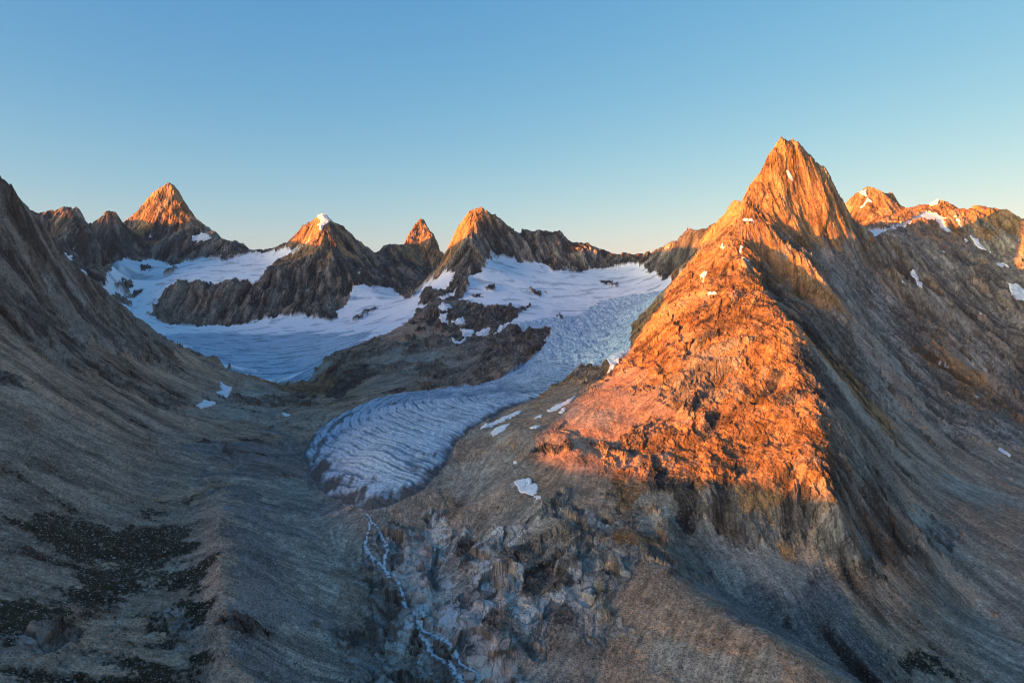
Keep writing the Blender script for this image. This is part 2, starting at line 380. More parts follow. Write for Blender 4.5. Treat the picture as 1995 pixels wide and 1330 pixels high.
BASIN = castpoly([(691,555),(711,553),(721,558),(738,558),(761,560),(776,573),(788,583),(806,578),(826,555),(841,543),(838,565),(821,575),(816,595),(836,590),(806,618),(781,635),(751,650),(701,668),(668,681),(625,708),(600,742),(540,744),(497,737),
     (451,724),(412,706),(361,682),(323,663),(283,640),(262,622),(292,613),(316,628),(346,633),(376,635),(464,633),(500,626),(525,621),(550,613),(568,617),(585,613),(613,621),(645,626),(658,622),(655,606),(676,593),(683,573)], 3050)
BASINICE = castpoly([(323,650),(420,652),(520,648),(600,645),(660,652),(720,655),(701,668),(668,681),(625,708),(600,742),(540,744),(497,737),(451,724),(412,706),(361,682)], 3050)
HANG = castpoly([(211,505),(228,510),(241,503),(271,510),(291,505),(318,510),(338,518),(363,508),(376,509),(398,503),(426,505),(436,510),(464,500),(489,493),(505,494),(525,491),(543,487),(583,485),(603,470),(590,488),(563,503),(535,515),(510,538),
     (498,548),(483,544),(460,545),(426,553),(391,550),(358,548),(336,558),(318,573),(301,598),(288,616),(262,622),(236,600),(205,572),(198,560),(208,553),(205,538),(220,523)], 3050)
SN1 = castpoly([(838,565),(841,540),(866,530),(884,534),(881,550),(863,568),(846,572)], 3000)
SN2 = castpoly([(851,585),(889,565),(886,573),(861,588)], 3000)
SN3 = castpoly([(1688,453),(1703,448),(1728,449),(1758,438),(1783,425),(1801,414),(1821,416),(1841,424),(1838,440),(1856,455),(1836,445),(1823,430),(1806,428),(1786,430),(1766,443),(1741,452),(1718,453),(1731,468),(1703,465),(1690,458)], 2900)
ISL = []
for px_, py_, w_, h_ in [(1184,549,11,3),(1196,556,8,2),(978,597,16,3),(1003,607,12,3),(1090,620,7,2),(284,521,9,2),(330,530,10,3),(246,556,10,3),(262,575,8,3),(720,607,16,3),(700,621,14,2),(955,562,9,3),(1045,571,14,3),(1276,520,10,2),(930,575,9,2),(238,590,9,4)]:
    c_ = cast(px_, py_, 2600); k_ = c_[1] / FPX; ISL.append((c_[0], c_[1], w_ * k_, h_ * k_ * 6))
OG = cast(1010, 775, 1200); BL = cast(930, 765, 1200)

# surface kinds: (pixel, kind)
KINDS = {  # albedo, roughness of the relief, rock share
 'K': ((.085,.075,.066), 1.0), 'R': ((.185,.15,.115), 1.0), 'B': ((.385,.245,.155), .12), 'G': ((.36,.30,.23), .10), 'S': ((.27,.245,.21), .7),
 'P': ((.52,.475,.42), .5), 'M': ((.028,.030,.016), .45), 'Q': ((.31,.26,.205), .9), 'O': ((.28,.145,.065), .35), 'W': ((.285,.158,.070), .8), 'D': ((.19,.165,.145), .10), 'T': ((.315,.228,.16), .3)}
SAMP = """430,980,T 430,1002,T 431,1024,T 431,1046,T 432,1068,T 433,1090,T 433,1112,T 434,1134,T 435,1156,T 435,1178,T 436,1200,T 437,1222,T 437,1244,T 438,1266,T 439,1288,T 439,1310,T 466,960,D 500,975,D 468,998,D 503,1013,D 470,1036,D 506,1051,D 472,1074,D 509,1089,D 475,1112,D 512,1127,D 477,1150,D 515,1165,D 479,1188,D 518,1203,D 481,1226,D 521,1241,D 484,1264,D 524,1279,D 486,1302,D 527,1317,D 408,990,T 408,1035,T 408,1080,T 408,1125,T 408,1170,T 408,1215,T 408,1260,T 408,1305,T 549,1000,G 594,1020,G 554,1050,G 599,1070,G 559,1100,G 604,1120,G 564,1150,G 609,1170,G 569,1200,G 614,1220,G 574,1250,G 619,1270,G 579,1300,G 624,1320,G
0,420,K 0,520,R 40,520,K 90,560,R 130,600,S 160,620,R 60,620,K 110,680,R 190,640,S 230,640,R 20,680,B 90,740,B 180,760,B 0,740,K 20,800,T 280,720,B 340,740,B 420,740,B 120,820,T 220,840,B 300,840,T 60,880,T
160,920,T 260,920,T 350,900,T 400,830,B 450,870,D 520,900,D 470,800,G 520,770,G 400,960,B 60,980,T 160,960,T 20,1040,T 60,1070,T 100,1030,M 140,1070,M 200,1040,M 180,1000,T 270,1050,M 300,1080,M 350,1060,M 400,1090,M 250,1120,M
330,1140,M 390,1150,M 220,1150,M 300,1180,T 370,1200,M 330,1220,S 290,1230,M 130,1120,T 60,1130,T 20,1200,M 60,1210,M 100,1240,S 40,1280,T 120,1310,M 200,1260,B 260,1240,B 330,1280,B 400,1290,M 160,1290,T 280,1310,M 430,1020,T 432,1120,T
435,1220,T 450,1310,B 480,1000,D 490,1100,D 510,1200,D 520,1300,D 560,1000,G 600,1080,G 580,1180,D 640,1260,G 590,1300,G 660,1050,G 540,960,G 690,1160,T 720,1260,S 700,1200,T 650,1150,G 760,1320,S 745,1060,S 790,1110,P 830,1100,P 800,1060,P
860,1030,P 780,1030,T 900,1000,T 850,980,T 920,1050,P 900,1100,S 880,1120,G 860,1140,P 870,1200,P 820,1200,P 960,1050,P 950,1090,P 900,1200,P 930,1160,S 1000,1100,R 960,1190,P 1010,1190,P 980,1170,P 930,1300,P 880,1280,S 980,1260,S 1040,1240,S
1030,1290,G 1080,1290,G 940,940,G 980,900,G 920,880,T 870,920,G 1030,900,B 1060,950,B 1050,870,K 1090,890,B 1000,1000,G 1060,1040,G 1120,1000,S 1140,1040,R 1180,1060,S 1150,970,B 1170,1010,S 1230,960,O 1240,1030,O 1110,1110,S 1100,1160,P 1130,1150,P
1180,1130,S 1160,1190,S 1200,1180,B 1140,1230,S 1210,1220,S 1060,1100,R 1040,1140,T 1120,1280,T 1200,1290,B 1260,1200,B 1260,1110,B 1300,1160,B 1400,1260,B 1350,1230,B 1480,1280,B 1560,1300,B 1300,1290,G 1400,1310,G 1500,1320,G 1250,1250,T 1330,1080,R 1290,1010,G
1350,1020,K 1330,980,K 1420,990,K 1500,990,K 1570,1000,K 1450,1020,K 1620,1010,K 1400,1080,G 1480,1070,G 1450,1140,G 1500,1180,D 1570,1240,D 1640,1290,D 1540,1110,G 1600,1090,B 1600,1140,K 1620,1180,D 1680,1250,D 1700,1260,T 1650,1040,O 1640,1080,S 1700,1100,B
1760,1150,B 1800,1200,B 1760,1270,M 1720,1200,B 1850,1250,T 1800,1320,T 1880,1180,T 1950,1280,G 1950,1200,G 1900,1100,G 1850,1060,S 1800,1020,G 1800,1090,G 1950,1080,T 1990,1020,B 1760,950,B 1820,960,T 1700,960,R 1680,900,Q 1640,820,R 1600,960,R 1720,1000,T
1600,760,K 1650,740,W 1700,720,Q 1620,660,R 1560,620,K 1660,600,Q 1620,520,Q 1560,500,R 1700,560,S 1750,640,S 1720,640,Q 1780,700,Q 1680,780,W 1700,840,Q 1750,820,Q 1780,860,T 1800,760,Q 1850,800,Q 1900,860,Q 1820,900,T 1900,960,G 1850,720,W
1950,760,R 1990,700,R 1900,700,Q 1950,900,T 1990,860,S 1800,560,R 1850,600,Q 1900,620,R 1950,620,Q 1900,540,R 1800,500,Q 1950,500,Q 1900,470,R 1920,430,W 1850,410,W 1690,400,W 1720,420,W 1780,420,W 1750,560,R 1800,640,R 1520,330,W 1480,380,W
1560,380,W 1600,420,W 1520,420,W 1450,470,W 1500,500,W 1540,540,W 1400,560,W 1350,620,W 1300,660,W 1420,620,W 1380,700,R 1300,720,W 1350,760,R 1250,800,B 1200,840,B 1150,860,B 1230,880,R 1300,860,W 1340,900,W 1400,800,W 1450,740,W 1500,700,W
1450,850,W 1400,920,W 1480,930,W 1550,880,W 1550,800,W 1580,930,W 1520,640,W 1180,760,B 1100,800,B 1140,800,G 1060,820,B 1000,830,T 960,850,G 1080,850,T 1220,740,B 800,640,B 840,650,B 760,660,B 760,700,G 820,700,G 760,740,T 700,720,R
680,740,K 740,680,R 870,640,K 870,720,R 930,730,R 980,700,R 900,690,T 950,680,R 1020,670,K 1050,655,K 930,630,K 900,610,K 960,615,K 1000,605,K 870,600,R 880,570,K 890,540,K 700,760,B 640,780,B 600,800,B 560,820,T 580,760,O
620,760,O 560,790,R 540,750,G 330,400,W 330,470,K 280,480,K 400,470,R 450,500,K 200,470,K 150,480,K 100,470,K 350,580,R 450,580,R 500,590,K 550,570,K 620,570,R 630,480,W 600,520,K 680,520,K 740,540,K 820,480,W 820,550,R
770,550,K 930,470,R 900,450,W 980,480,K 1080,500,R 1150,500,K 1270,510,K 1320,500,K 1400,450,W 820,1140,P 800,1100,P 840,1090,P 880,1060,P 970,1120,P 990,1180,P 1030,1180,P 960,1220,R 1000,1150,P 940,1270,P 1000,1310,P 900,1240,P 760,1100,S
780,1160,S 840,1180,P 1130,1190,P 1160,1160,R 1190,1190,S 1100,1200,P 1080,1150,R 1120,1120,P 720,1100,S 710,1150,S 740,1200,S 700,1120,T"""
samp = []
for tkn in SAMP.split():
    a, b, k = tkn.split(','); c = cast(float(a), float(b), 600); samp.append((c[0], c[1], k))
KN = list(KINDS)
SXY = np.array([(a, b) for a, b, k in samp], np.float32)
ONE = np.zeros((len(samp), len(KN)), np.float32); ONE[np.arange(len(samp)), [KN.index(k) for a, b, k in samp]] = 1
KCOL = np.array([KINDS[k][0] for k in KN], np.float32); KRO = np.array([KINDS[k][1] for k in KN], np.float32)
KFL = np.array([[k in 'RKWSOQ', k in 'BGDT', (k == 'P') + .7 * (k == 'S'), k == 'M'] for k in KN], np.float32)
KVAL = np.concatenate([KCOL, KRO[:, None], KFL], 1)
KDIR = np.random.default_rng(3).normal(size=(6, len(KN))).astype(np.float32) * .6
iM = KN.index('M'); KDIR[1, iM] = 2.0; KDIR[5, iM] = 2.4; KDIR[0, iM] = 1.0; KDIR[4, iM] = .7
SSC = 1.0 / np.hypot(SXY[:, 0], SXY[:, 1])
def kinds(x, y, st):
    """albedo rgb, relief roughness, class shares; borders between kinds break up at several scales"""
    rr = np.hypot(x, y)
    wx = x + fbm(x, y, 160, 4, 31) * 0.04 * rr; wy = y + fbm(x, y, 160, 4, 41) * 0.07 * rr
    fl = np.stack([fbm(x, y, 70, 5, 35) * 2.6, fbm(x, y, 24, 4, 45) * 2.6, st[1] * .8, st[2] * .8, st[0] * .45, fbm(x, y, 8, 3, 47) * 2.4], 1).astype(np.float32)
    out = np.empty((len(x), 8), np.float32)
    for i in range(0, len(x), 16384):
        d2 = ((wx[i:i+16384, None] - SXY[:, 0]) ** 2 + (wy[i:i+16384, None] - SXY[:, 1]) ** 2) * (SSC ** 2)
        ww = 1.0 / (d2 + 2e-5); ww = ww * ww * ww; ww /= ww.sum(1, keepdims=True)
        lg = np.log(ww @ ONE + 3e-4) * .9 + fl[i:i+16384] @ KDIR
        lg -= lg.max(1, keepdims=True); e = np.exp(lg * 2.2); e /= e.sum(1, keepdims=True)
        out[i:i+16384] = e @ KVAL
    return out


# which part of the place a ground point belongs to
REG = [('mountain', 'pyramid', [(325,390),(300,450),(380,470),(430,490),(260,490),(350,500)]),
       ('mountain', 'left', [(100,440),(150,500),(190,530),(80,430),(205,440),(215,490)]),
       ('mountain', 'snowcap', [(625,440),(600,500),(650,520),(560,560),(500,590),(400,590),(340,590),(690,520),(590,600)]),
       ('mountain', 'spire', [(820,450),(780,500),(840,500),(750,520),(820,550),(740,540)]),
       ('mountain', 'notched', [(935,430),(900,500),(980,480),(1060,480),(1130,500),(1170,515),(890,550),(850,590)]),
       ('mountain', 'tower', [(1520,300),(1480,380),(1560,400),(1620,430),(1600,520),(1680,520),(1520,450)]),
       ('mountain', 'saddle ridge', [(1300,510),(1350,500),(1400,450),(1260,512),(1340,530)]),
       ('mountain', 'far right', [(1690,400),(1740,420),(1660,420),(1850,410),(1920,430),(1980,450),(1790,410)]),
       ('mountain', 'spur', [(1450,500),(1400,600),(1350,750),(1300,850),(1500,700),(1550,850),(1450,920),(1200,840),(1250,730),(1550,960)]),
       ('mountain', 'right wall', [(1750,560),(1850,650),(1950,700),(1700,760),(1800,850),(1950,850),(1950,560),(1640,700),(1720,880),(1900,960)]),
       ('mountain', 'middle hill', [(800,660),(850,640),(900,700),(950,660),(1030,680),(720,720),(900,610),(700,690)]),
       ('mountain', 'left slope', [(50,500),(100,600),(200,700),(100,800),(300,760),(250,900),(80,1000),(380,800),(350,950),(200,1150),(350,1150),(60,1250),(350,1300),(440,760)]),
       ('valley_floor', '', [(480,950),(500,1100),(550,1250),(620,1150),(470,850),(560,1000),(620,1300),(560,790),(650,770),(850,1250),(800,1050),(700,1250)]),
       ('slope', '', [(1000,900),(1050,1050),(1100,820),(950,1100),(1100,1200),(1000,1280),(1200,1100),(1300,1250),(1500,1290),(1150,980),(900,980),(1180,750)]),
       ('scree_slope', '', [(1450,1080),(1550,1180),(1700,1150),(1850,1100),(1900,1250),(1650,1270),(1750,1020),(1350,1080)])]
RL = {'pyramid': 'dark pyramid mountain with orange sunlit summit above the hanging glacier', 'left': 'dark blocky mountain left of the pyramid peak beside the valley slope',
      'snowcap': 'dark mountain with a snow cap and rock step under the hanging glacier', 'spire': 'slim orange tipped rock spire between the two snowfields',
      'notched': 'jagged dark ridge mountain above the wide upper snowfield', 'tower': 'tall sharp orange rock peak highest against the sky',
      'saddle ridge': 'low dark ridge left of the tall orange peak', 'far right': 'distant orange rounded summits with snow at the right edge',
      'spur': 'big rounded rock spur glowing orange in low sun', 'right wall': 'shaded grey streaked rock wall right of the orange spur',
      'middle hill': 'brown rocky hill between the two glaciers', 'left slope': 'shaded brown scree slope with moss at the left edge'}
rs = []
for i, (nm, lb, l) in enumerate(REG):
    for p in l:
        c = cast(p[0], p[1], 600); rs.append((c[0], c[1], i))
RXY = np.array([(a, b) for a, b, i in rs], np.float32); RID = np.array([i for a, b, i in rs]); RSC = 1 / np.hypot(RXY[:, 0], RXY[:, 1])

def softpoly(pl, x, y, warp):
    if not len(x): return np.zeros(0, bool)
    return inpoly(pl, x + warp[0], y + warp[1])

def surface(x, y, full=True):
    """final ground height and paint at ground points"""
    x = x.astype(np.float32); y = y.astype(np.float32)
    zb = base(x, y); rr = np.hypot(x, y); sl = slope(x, y)
    inn = (np.abs(x) < y * 1.15 + 100) & (y > 200)
    st = streaks(x, y, (3.0, 8.0, 22.0, 60.0), 70)
    K = kinds(x, y, st)
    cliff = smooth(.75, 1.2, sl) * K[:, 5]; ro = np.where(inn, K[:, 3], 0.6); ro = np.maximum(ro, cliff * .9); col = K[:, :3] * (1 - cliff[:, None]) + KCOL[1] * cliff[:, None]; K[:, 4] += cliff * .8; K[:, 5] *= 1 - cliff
    w1 = perlin(x / 45, y / 45, 3) + .5 * perlin(x / 20, y / 20, 4); w2 = perlin(x / 45, y / 45, 5) + .5 * perlin(x / 20, y / 20, 6)
    ws = np.clip(rr / 5000, 0.15, 1) * 22
    wp = (w1 * ws, w2 * ws * 1.3)
    wq = (w1 * 6, w2 * 7)
    ton = inpoly(TONGUE, x + wq[0], y + wq[1])
    up = softpoly(UPPER, x, y, wp); ifl = softpoly(ICEFALL, x, y, wp) & (up | ton)
    bas = softpoly(BASIN, x, y, wp); basi = softpoly(BASINICE, x, y, (wp[0], fbm(x / 3, y, 160, 4, 171) * 420)) & bas
    hg = softpoly(HANG, x, y, wp)
    s123 = softpoly(SN1, x, y, wp) | softpoly(SN2, x, y, wp) | softpoly(SN3, x, y, (wp[0] * .6, wp[1] * .6))
    glac = ton | up | bas | hg
    snow = ((up & ~ifl & ~ton) | (bas & ~basi) | hg | s123).astype(np.float32)
    ice = (ton | ifl | basi).astype(np.float32)
    for (ix, iy, iw, ih) in ISL:            # rock showing through the snow
        dd = np.hypot((x - ix) / iw, (y - iy) / ih) + fbm(x, y, 60, 4, 181) * 1.6
        hit = (dd < 1.0) & ~ton; snow[hit] = 0; ice[hit] = 0
    ice_all = np.maximum(snow, ice)
    # --- relief
    steep = smooth(.25, .8, sl)
    n_big = fbm(x, y, 420, 3, 51, ridged=True); n_mid = fbm(x, y, 130, 4, 61, ridged=True); n_fin = fbm(x, y, 34, 4, 71, gain=.55)
    stn = streaks(x, y, (1.5,), 40)[0]
    far = smooth(1800, 4500, rr)
    steep = smooth(.25, .8, sl)
    rock = ro * (1 - ice_all)
    wx = x + perlin(x / 50, y / 50, 201) * 16 + perlin(x / 17, y / 17, 203) * 6; wy = y + perlin(x / 50, y / 50, 202) * 16 + perlin(x / 17, y / 17, 204) * 6
    # planes of the mosaic lie along the fall line: squeeze across it
    dx, dy = falldir(x, y)
    lf = (x < -.12 * y) & (y < 3300)                       # the left valley side falls to the right
    th = np.where(lf, R(48), 0.0).astype(np.float32); ct, sn = np.cos(th), np.sin(th)
    u = wx * ct + wy * sn; v = -wx * sn + wy * ct
    el = np.where(steep > .3, .42, .42).astype(np.float32)
    f1, c1, t1 = facets(u, v * el, 85, 301); f2, c2, t2 = facets(u + 31, v * el, 34, 302); f3, c3, t3 = facets(u * 1.1, v * .5 + 13, 13, 303)
    f4, c4, t4 = facets(x + (wx - x) * .4, y + (wy - y) * .4, 6, 304)
    fa = np.clip(.8 + 1.5 * fbm(x, y, 300, 3, 305), .25, 1.5); f2 = f2 * fa; f3 = f3 * np.clip(.85 + 1.3 * fbm(x, y, 150, 3, 306), .3, 1.5); f1 = f1 * (1.7 - fa * .7)
    f5, c5, t5 = facets(u * .9, v * .62, 30, 307, .35, .9)
    blk = np.clip(K[:, 6] * 1.4, 0, 1) * (1 - far) * (1 - ice_all); brk = smooth(-.12, .12, fbm(x, y, 95, 3, 309))
    z = rock * ((f1 * .24 * (.6 + .4 * far) + f2 * .42 * (.6 + .4 * far) + f3 * .5 + f4 * .42))
    z = z + zb + rock * (n_big * 22 * far + n_mid * (13 + 2 * far) * (1 - .6 * K[:, 6]) + n_fin * (3.5 + 5 * far)
                     + (st[3] * 4.0 * (.3 + .6 * far) + st[2] * (1.8 + 1.5 * far) + st[1] * (.9 + .6 * far) + st[0] * .35) * (.4 + .6 * steep))
    z = z + blk * f5 * (.08 + .40 * brk)
    # loose ground: runnels and lumps
    z = z + (1 - ice_all) * (1 - rock) * (fbm(x, y, 60, 4, 81) * 2.2 + st[1] * .35 * steep + fbm(x, y, 9, 3, 85) * .5 * (1 - far))
    # ice: crevasses, serac steps, ogives
    ic = fbm(x, y, 55, 4, 91, ridged=True)
    ux, uy = x - OG[0], y - OG[1]
    og = np.hypot(ux * 1.15, uy) + 14 * fbm(x, y, 130, 3, 95) + 4 * perlin(x / 25, y / 25, 96)
    og1 = np.abs(np.sin(og / 34.0 * np.pi)); og2 = np.abs(np.sin(og / 15.0 * np.pi + 1.5 * perlin(x / 60, y / 60, 97)))
    ogw = 1 - np.minimum(smooth(.05, .6, og1), smooth(-.1, .5, og2)) * 1.0
    ogw = np.clip(ogw * smooth(-.5, .25, fbm(x, y, 90, 4, 98)) + .55 * smooth(.1, .5, fbm(x, y, 70, 4, 99)) + .6 * smooth(330, 60, np.hypot((x - BL[0]) * .6, y - BL[1])) * smooth(-.4, .2, fbm(x, y, 110, 3, 89)), 0, 1) * 2 - 1
    ogw = np.where(ifl, smooth(.15, -.35, ic) * 2 - 1, ogw); ogw = np.where(basi, smooth(-.1, .4, fbm(x / 5 + y * .1, y, 34, 4, 173)) * 1.7 - 1, ogw)
    ti = np.nonzero(ton & (y < 2300))[0]; edge = np.full(len(x), 99., np.float32)
    if len(ti):
        e_ = np.full(len(ti), 99., np.float32); px_, py_ = x[ti] + wq[0][ti], y[ti] + wq[1][ti]
        for a_, b_ in zip(TONGUE, np.roll(TONGUE, -1, 0)):
            ab = b_ - a_; t_ = np.clip(((px_ - a_[0]) * ab[0] + (py_ - a_[1]) * ab[1]) / max(ab @ ab, 1e-6), 0, 1)
            e_ = np.minimum(e_, np.hypot(px_ - a_[0] - t_ * ab[0], py_ - a_[1] - t_ * ab[1]))
        edge[ti] = e_; z[ti] += 13 * (1 - (1 - np.clip(e_ / 55, 0, 1)) ** 2)
    z = z + ifl * (ic * 17 + fbm(x, y, 20, 2, 90, ridged=True) * 4) + ton * (~ifl) * (ogw * -2.2 + fbm(x, y, 24, 3, 92, ridged=True) * 1.5) + basi * fbm(x, y, 70, 3, 93, ridged=True) * 3 + snow * (fbm(x, y, 160, 3, 94) * 7)
    if not full: return z
    # --- paint: albedo, with crack shade darkened into it
    tone = np.exp(.20 * st[1] * (.35 + .65 * steep) * (1 - .75 * K[:, 5]) + .13 * st[2] * steep + .07 * st[3] * steep + .14 * stn * (.2 + .8*steep) + .35 * fbm(x, y, 90, 4, 101) + .3 * fbm(x, y, 12, 3, 105))
    cr = smooth(.10, .0, c2) * .35 + smooth(.12, .0, c3) * .3 + smooth(.10, .0, c1) * .25  # crack shade put into the colour, for more contrast in shaded rock
    r_ = np.random.default_rng(5)
    tone = tone * (1 - cr * K[:, 4]) * np.exp(K[:, 4] * ((t1 - .5) * .5 + (t2 - .5) * .7 + (t3 - .5) * .8 + (t4 - .5) * .6) * .8)
    tone = tone * np.exp(K[:, 5] * (.03 * st[2] + .05 * st[1] + .07 * st[0] + .10 * stn + .25 * smooth(-.1, .35, fbm(x, y, 14, 3, 107)) - .1 + .30 * (fbm(x, y, 7, 2, 106)) + .45 * fbm(x, y, 45, 5, 108, gain=.65)))
    wet = smooth(.35, .8, st[1] * .8 + .5 * st[2] + .7 * st[0]) * K[:, 6] * smooth(-.15, .25, fbm(x, y, 90, 3, 109)); tone = tone * (1 - .82 * wet) * (1 - .7 * blk * brk * smooth(.10, .0, c5)) * np.exp(blk * (t5 - .5) * .7) * (1 - K[:, 6] * .45 * (smooth(.08, .0, c2) + smooth(.09, .0, c3)))
    tone = np.clip(tone, .3, 1.55); col = col * tone[:, None]
    pale = smooth(.9, 1.8, st[0] * .4 + (t2 - .5) * 1.6 + (t3 - .5) + fbm(x, y, 200, 3, 111) * 2.0) * K[:, 4] * .4
    col = col * (1 - pale[:, None]) + np.array((.30, .28, .25), np.float32) * pale[:, None]
    rust = smooth(.12, .5, fbm(x, y, 240, 4, 121)) * .35 * (1 - K[:, 7])
    col = col * (1 - rust[:, None]) + col * np.array((1.35, .86, .60), np.float32) * rust[:, None]
    # snow lodged on rock ledges
    led = smooth(.50, .56, fbm(x, y, 85, 5, 131, gain=.6)) * far * smooth(1.5, .9, sl) * K[:, 4] * (y > 2500)
    snow = np.maximum(snow, led)
    bare = smooth(.12, .28, fbm(x, y * 2.2, 210, 5, 141, gain=.6)) * snow * (up | hg | bas)       # ice showing through the snow
    dirt = np.zeros_like(x)
    # left and toe debris on the tongue
    col = np.minimum(col, .60)
    return z, col, snow, ice, bare * .75, ogw, K, ton, up, bas, hg, s123, edge

def regions(x, y):
    out = np.empty(len(x), np.int32)
    w = fbm(x, y, 200, 3, 151) * .05 * np.hypot(x, y)
    for i in range(0, len(x), 32768):
        d2 = ((x[i:i+32768, None] + w[i:i+32768, None] - RXY[:, 0]) ** 2 + (y[i:i+32768, None] - RXY[:, 1]) ** 2) * (RSC ** 2)
        out[i:i+32768] = RID[d2.argmin(1)]
    return out

# ------------------------------------------------------------------ materials
class NB:
    def __init__(s, name):
        s.m = bpy.data.materials.new(name); s.m.use_nodes = True; s.t = s.m.node_tree; s.b = s.t.nodes['Principled BSDF']
    def n(s, ty, **kw):
        o = s.t.nodes.new(ty)
        for k, v in kw.items():
            if k[0] == 'i' and k[1:].isdigit(): o.inputs[int(k[1:])].default_value = v
            else: setattr(o, k, v)
        return o
    def l(s, a, b): s.t.links.new(a, b)
    def noise(s, scale, detail=4, rough=.6, vec=None):
        o = s.n('ShaderNodeTexNoise'); o.inputs['Scale'].default_value = scale; o.inputs['Detail'].default_value = detail; o.inputs['Roughness'].default_value = rough
        if vec is not None: s.l(vec, o.inputs['Vector'])
        return o.outputs[0]
    def math(s, op, a, b=None, clamp=False):
        o = s.n('ShaderNodeMath', operation=op); o.use_clamp = clamp
        for i, v in enumerate((a, b)):
            if v is None: continue
            if isinstance(v, (int, float)): o.inputs[i].default_value = v
            else: s.l(v, o.inputs[i])
        return o.outputs[0]
    def ramp(s, v, a, b):
        o = s.n('ShaderNodeMapRange'); o.inputs[1].default_value = a; o.inputs[2].default_value = b; s.l(v, o.inputs[0]); return o.outputs[0]
    def mix(s, f, a, b, mode='MIX'):
        o = s.n('ShaderNodeMix', data_type='RGBA', blend_type=mode)
        for i, v in ((0, f), (6, a), (7, b)):
            if isinstance(v, (int, float)): o.inputs[i].default_value = v
            elif isinstance(v, tuple): o.inputs[i].default_value = (*v, 1)
            else: s.l(v, o.inputs[i])
        return o.outputs[2]
    def attr(s, name):
        return s.n('ShaderNodeAttribute', attribute_name=name)

SNOW = (.90, .89, .88); ICE = (.30, .40, .47)
def ground_material():
    k = NB('ground_rock_and_ice')
    co = k.n('ShaderNodeNewGeometry').outputs['Position']
    rock = k.attr('rock_tint').outputs['Color']
    at = k.attr('cover'); sep = k.n('ShaderNodeSeparateColor'); k.l(at.outputs['Color'], sep.inputs[0])
    snow, ice, bare = sep.outputs
    at2 = k.attr('detail'); sp2 = k.n('ShaderNodeSeparateColor'); k.l(at2.outputs['Color'], sp2.inputs[0])
    dirt, band, loose = sp2.outputs
    n1 = k.noise(.9, 3, .7, co); n2 = k.noise(.16, 5, .65, co); n3 = k.noise(.035, 5, .6, co)
    f = k.math('MULTIPLY', k.ramp(n1, .25, .75), 1.0)
    n0 = k.noise(.38, 2, .6, co)
    tone = k.math('ADD', k.math('MULTIPLY', k.ramp(n0, .36, .64), .62), k.math('MULTIPLY', k.ramp(n2, .34, .66), .5))
    tone = k.math('ADD', k.math('ADD', tone, k.math('MULTIPLY', k.ramp(n3, .35, .65), .3)), k.math('MULTIPLY', f, .3)); tone = k.math('ADD', tone, .08)
    slab = at.outputs['Alpha']; tone = k.math('ADD', k.math('MULTIPLY', tone, k.math('SUBTRACT', 1.0, k.math('MULTIPLY', slab, .75))), k.math('MULTIPLY', slab, .72))
    tc = k.n('ShaderNodeCombineColor'); [k.l(tone, tc.inputs[i]) for i in range(3)]
    rc = k.mix(1.0, rock, tc.outputs[0], 'MULTIPLY')
    # single pale stones in the loose ground
    for sc_, rad, pr, colr, st_ in ((.34, .30, .70, (.40, .36, .31), .8), (.15, .22, .72, (.42, .38, .33), .9), (.30, .34, .76, (.03, .027, .025), .7), (.07, .15, .80, (.36, .33, .29), .9)):
        v = k.n('ShaderNodeTexVoronoi'); v.inputs['Scale'].default_value = sc_; k.l(co, v.inputs['Vector'])
        sc = k.n('ShaderNodeSeparateColor'); k.l(v.outputs['Color'], sc.inputs[0])
        stone = k.math('MULTIPLY', k.math('LESS_THAN', v.outputs['Distance'], k.math('MULTIPLY', sc.outputs[1], rad * 1.6)), k.math('GREATER_THAN', sc.outputs[0], pr))
        rc = k.mix(k.math('MULTIPLY', k.math('MULTIPLY', stone, loose), st_), rc, colr)
    # ice
    vi = k.n('ShaderNodeTexVoronoi', feature='DISTANCE_TO_EDGE'); vi.inputs['Scale'].default_value = .035; k.l(co, vi.inputs['Vector'])
    icc = k.mix(k.ramp(n2, .32, .6), (.24, .39, .50), (.60, .71, .78))
    icc = k.mix(k.math('MULTIPLY', band, .95), icc, (.07, .15, .23))
    icc = k.mix(k.math('MULTIPLY', k.ramp(n3, .5, .7), .5), icc, (.62, .66, .68))
    icc = k.mix(dirt, icc, k.mix(f, (.05, .05, .05), (.11, .108, .10)))
    snc = k.mix(k.ramp(n3, .35, .75), SNOW, (.83, .83, .85))
    snc = k.mix(bare, snc, k.mix(k.ramp(n2, .3, .7), (.26, .36, .44), (.52, .50, .47)))
    c = k.mix(ice, rc, icc); c = k.mix(snow, c, snc)
    k.l(c, k.b.inputs['Base Color'])
    k.b.inputs['Roughness'].default_value = .85; k.b.inputs['Specular IOR Level'].default_value = .15
    h = k.math('ADD', k.math('MULTIPLY', n1, .8), k.math('MULTIPLY', n2, 3.5))
    h = k.math('MULTIPLY', h, k.math('SUBTRACT', 1.0, k.math('MULTIPLY', snow, .85)))
    bp = k.n('ShaderNodeBump'); bp.inputs['Strength'].default_value = .8; bp.inputs['Distance'].default_value = 1.0
    k.l(h, bp.inputs['Height']); k.l(bp.outputs[0], k.b.inputs['Normal'])
    return k.m
MG = ground_material()

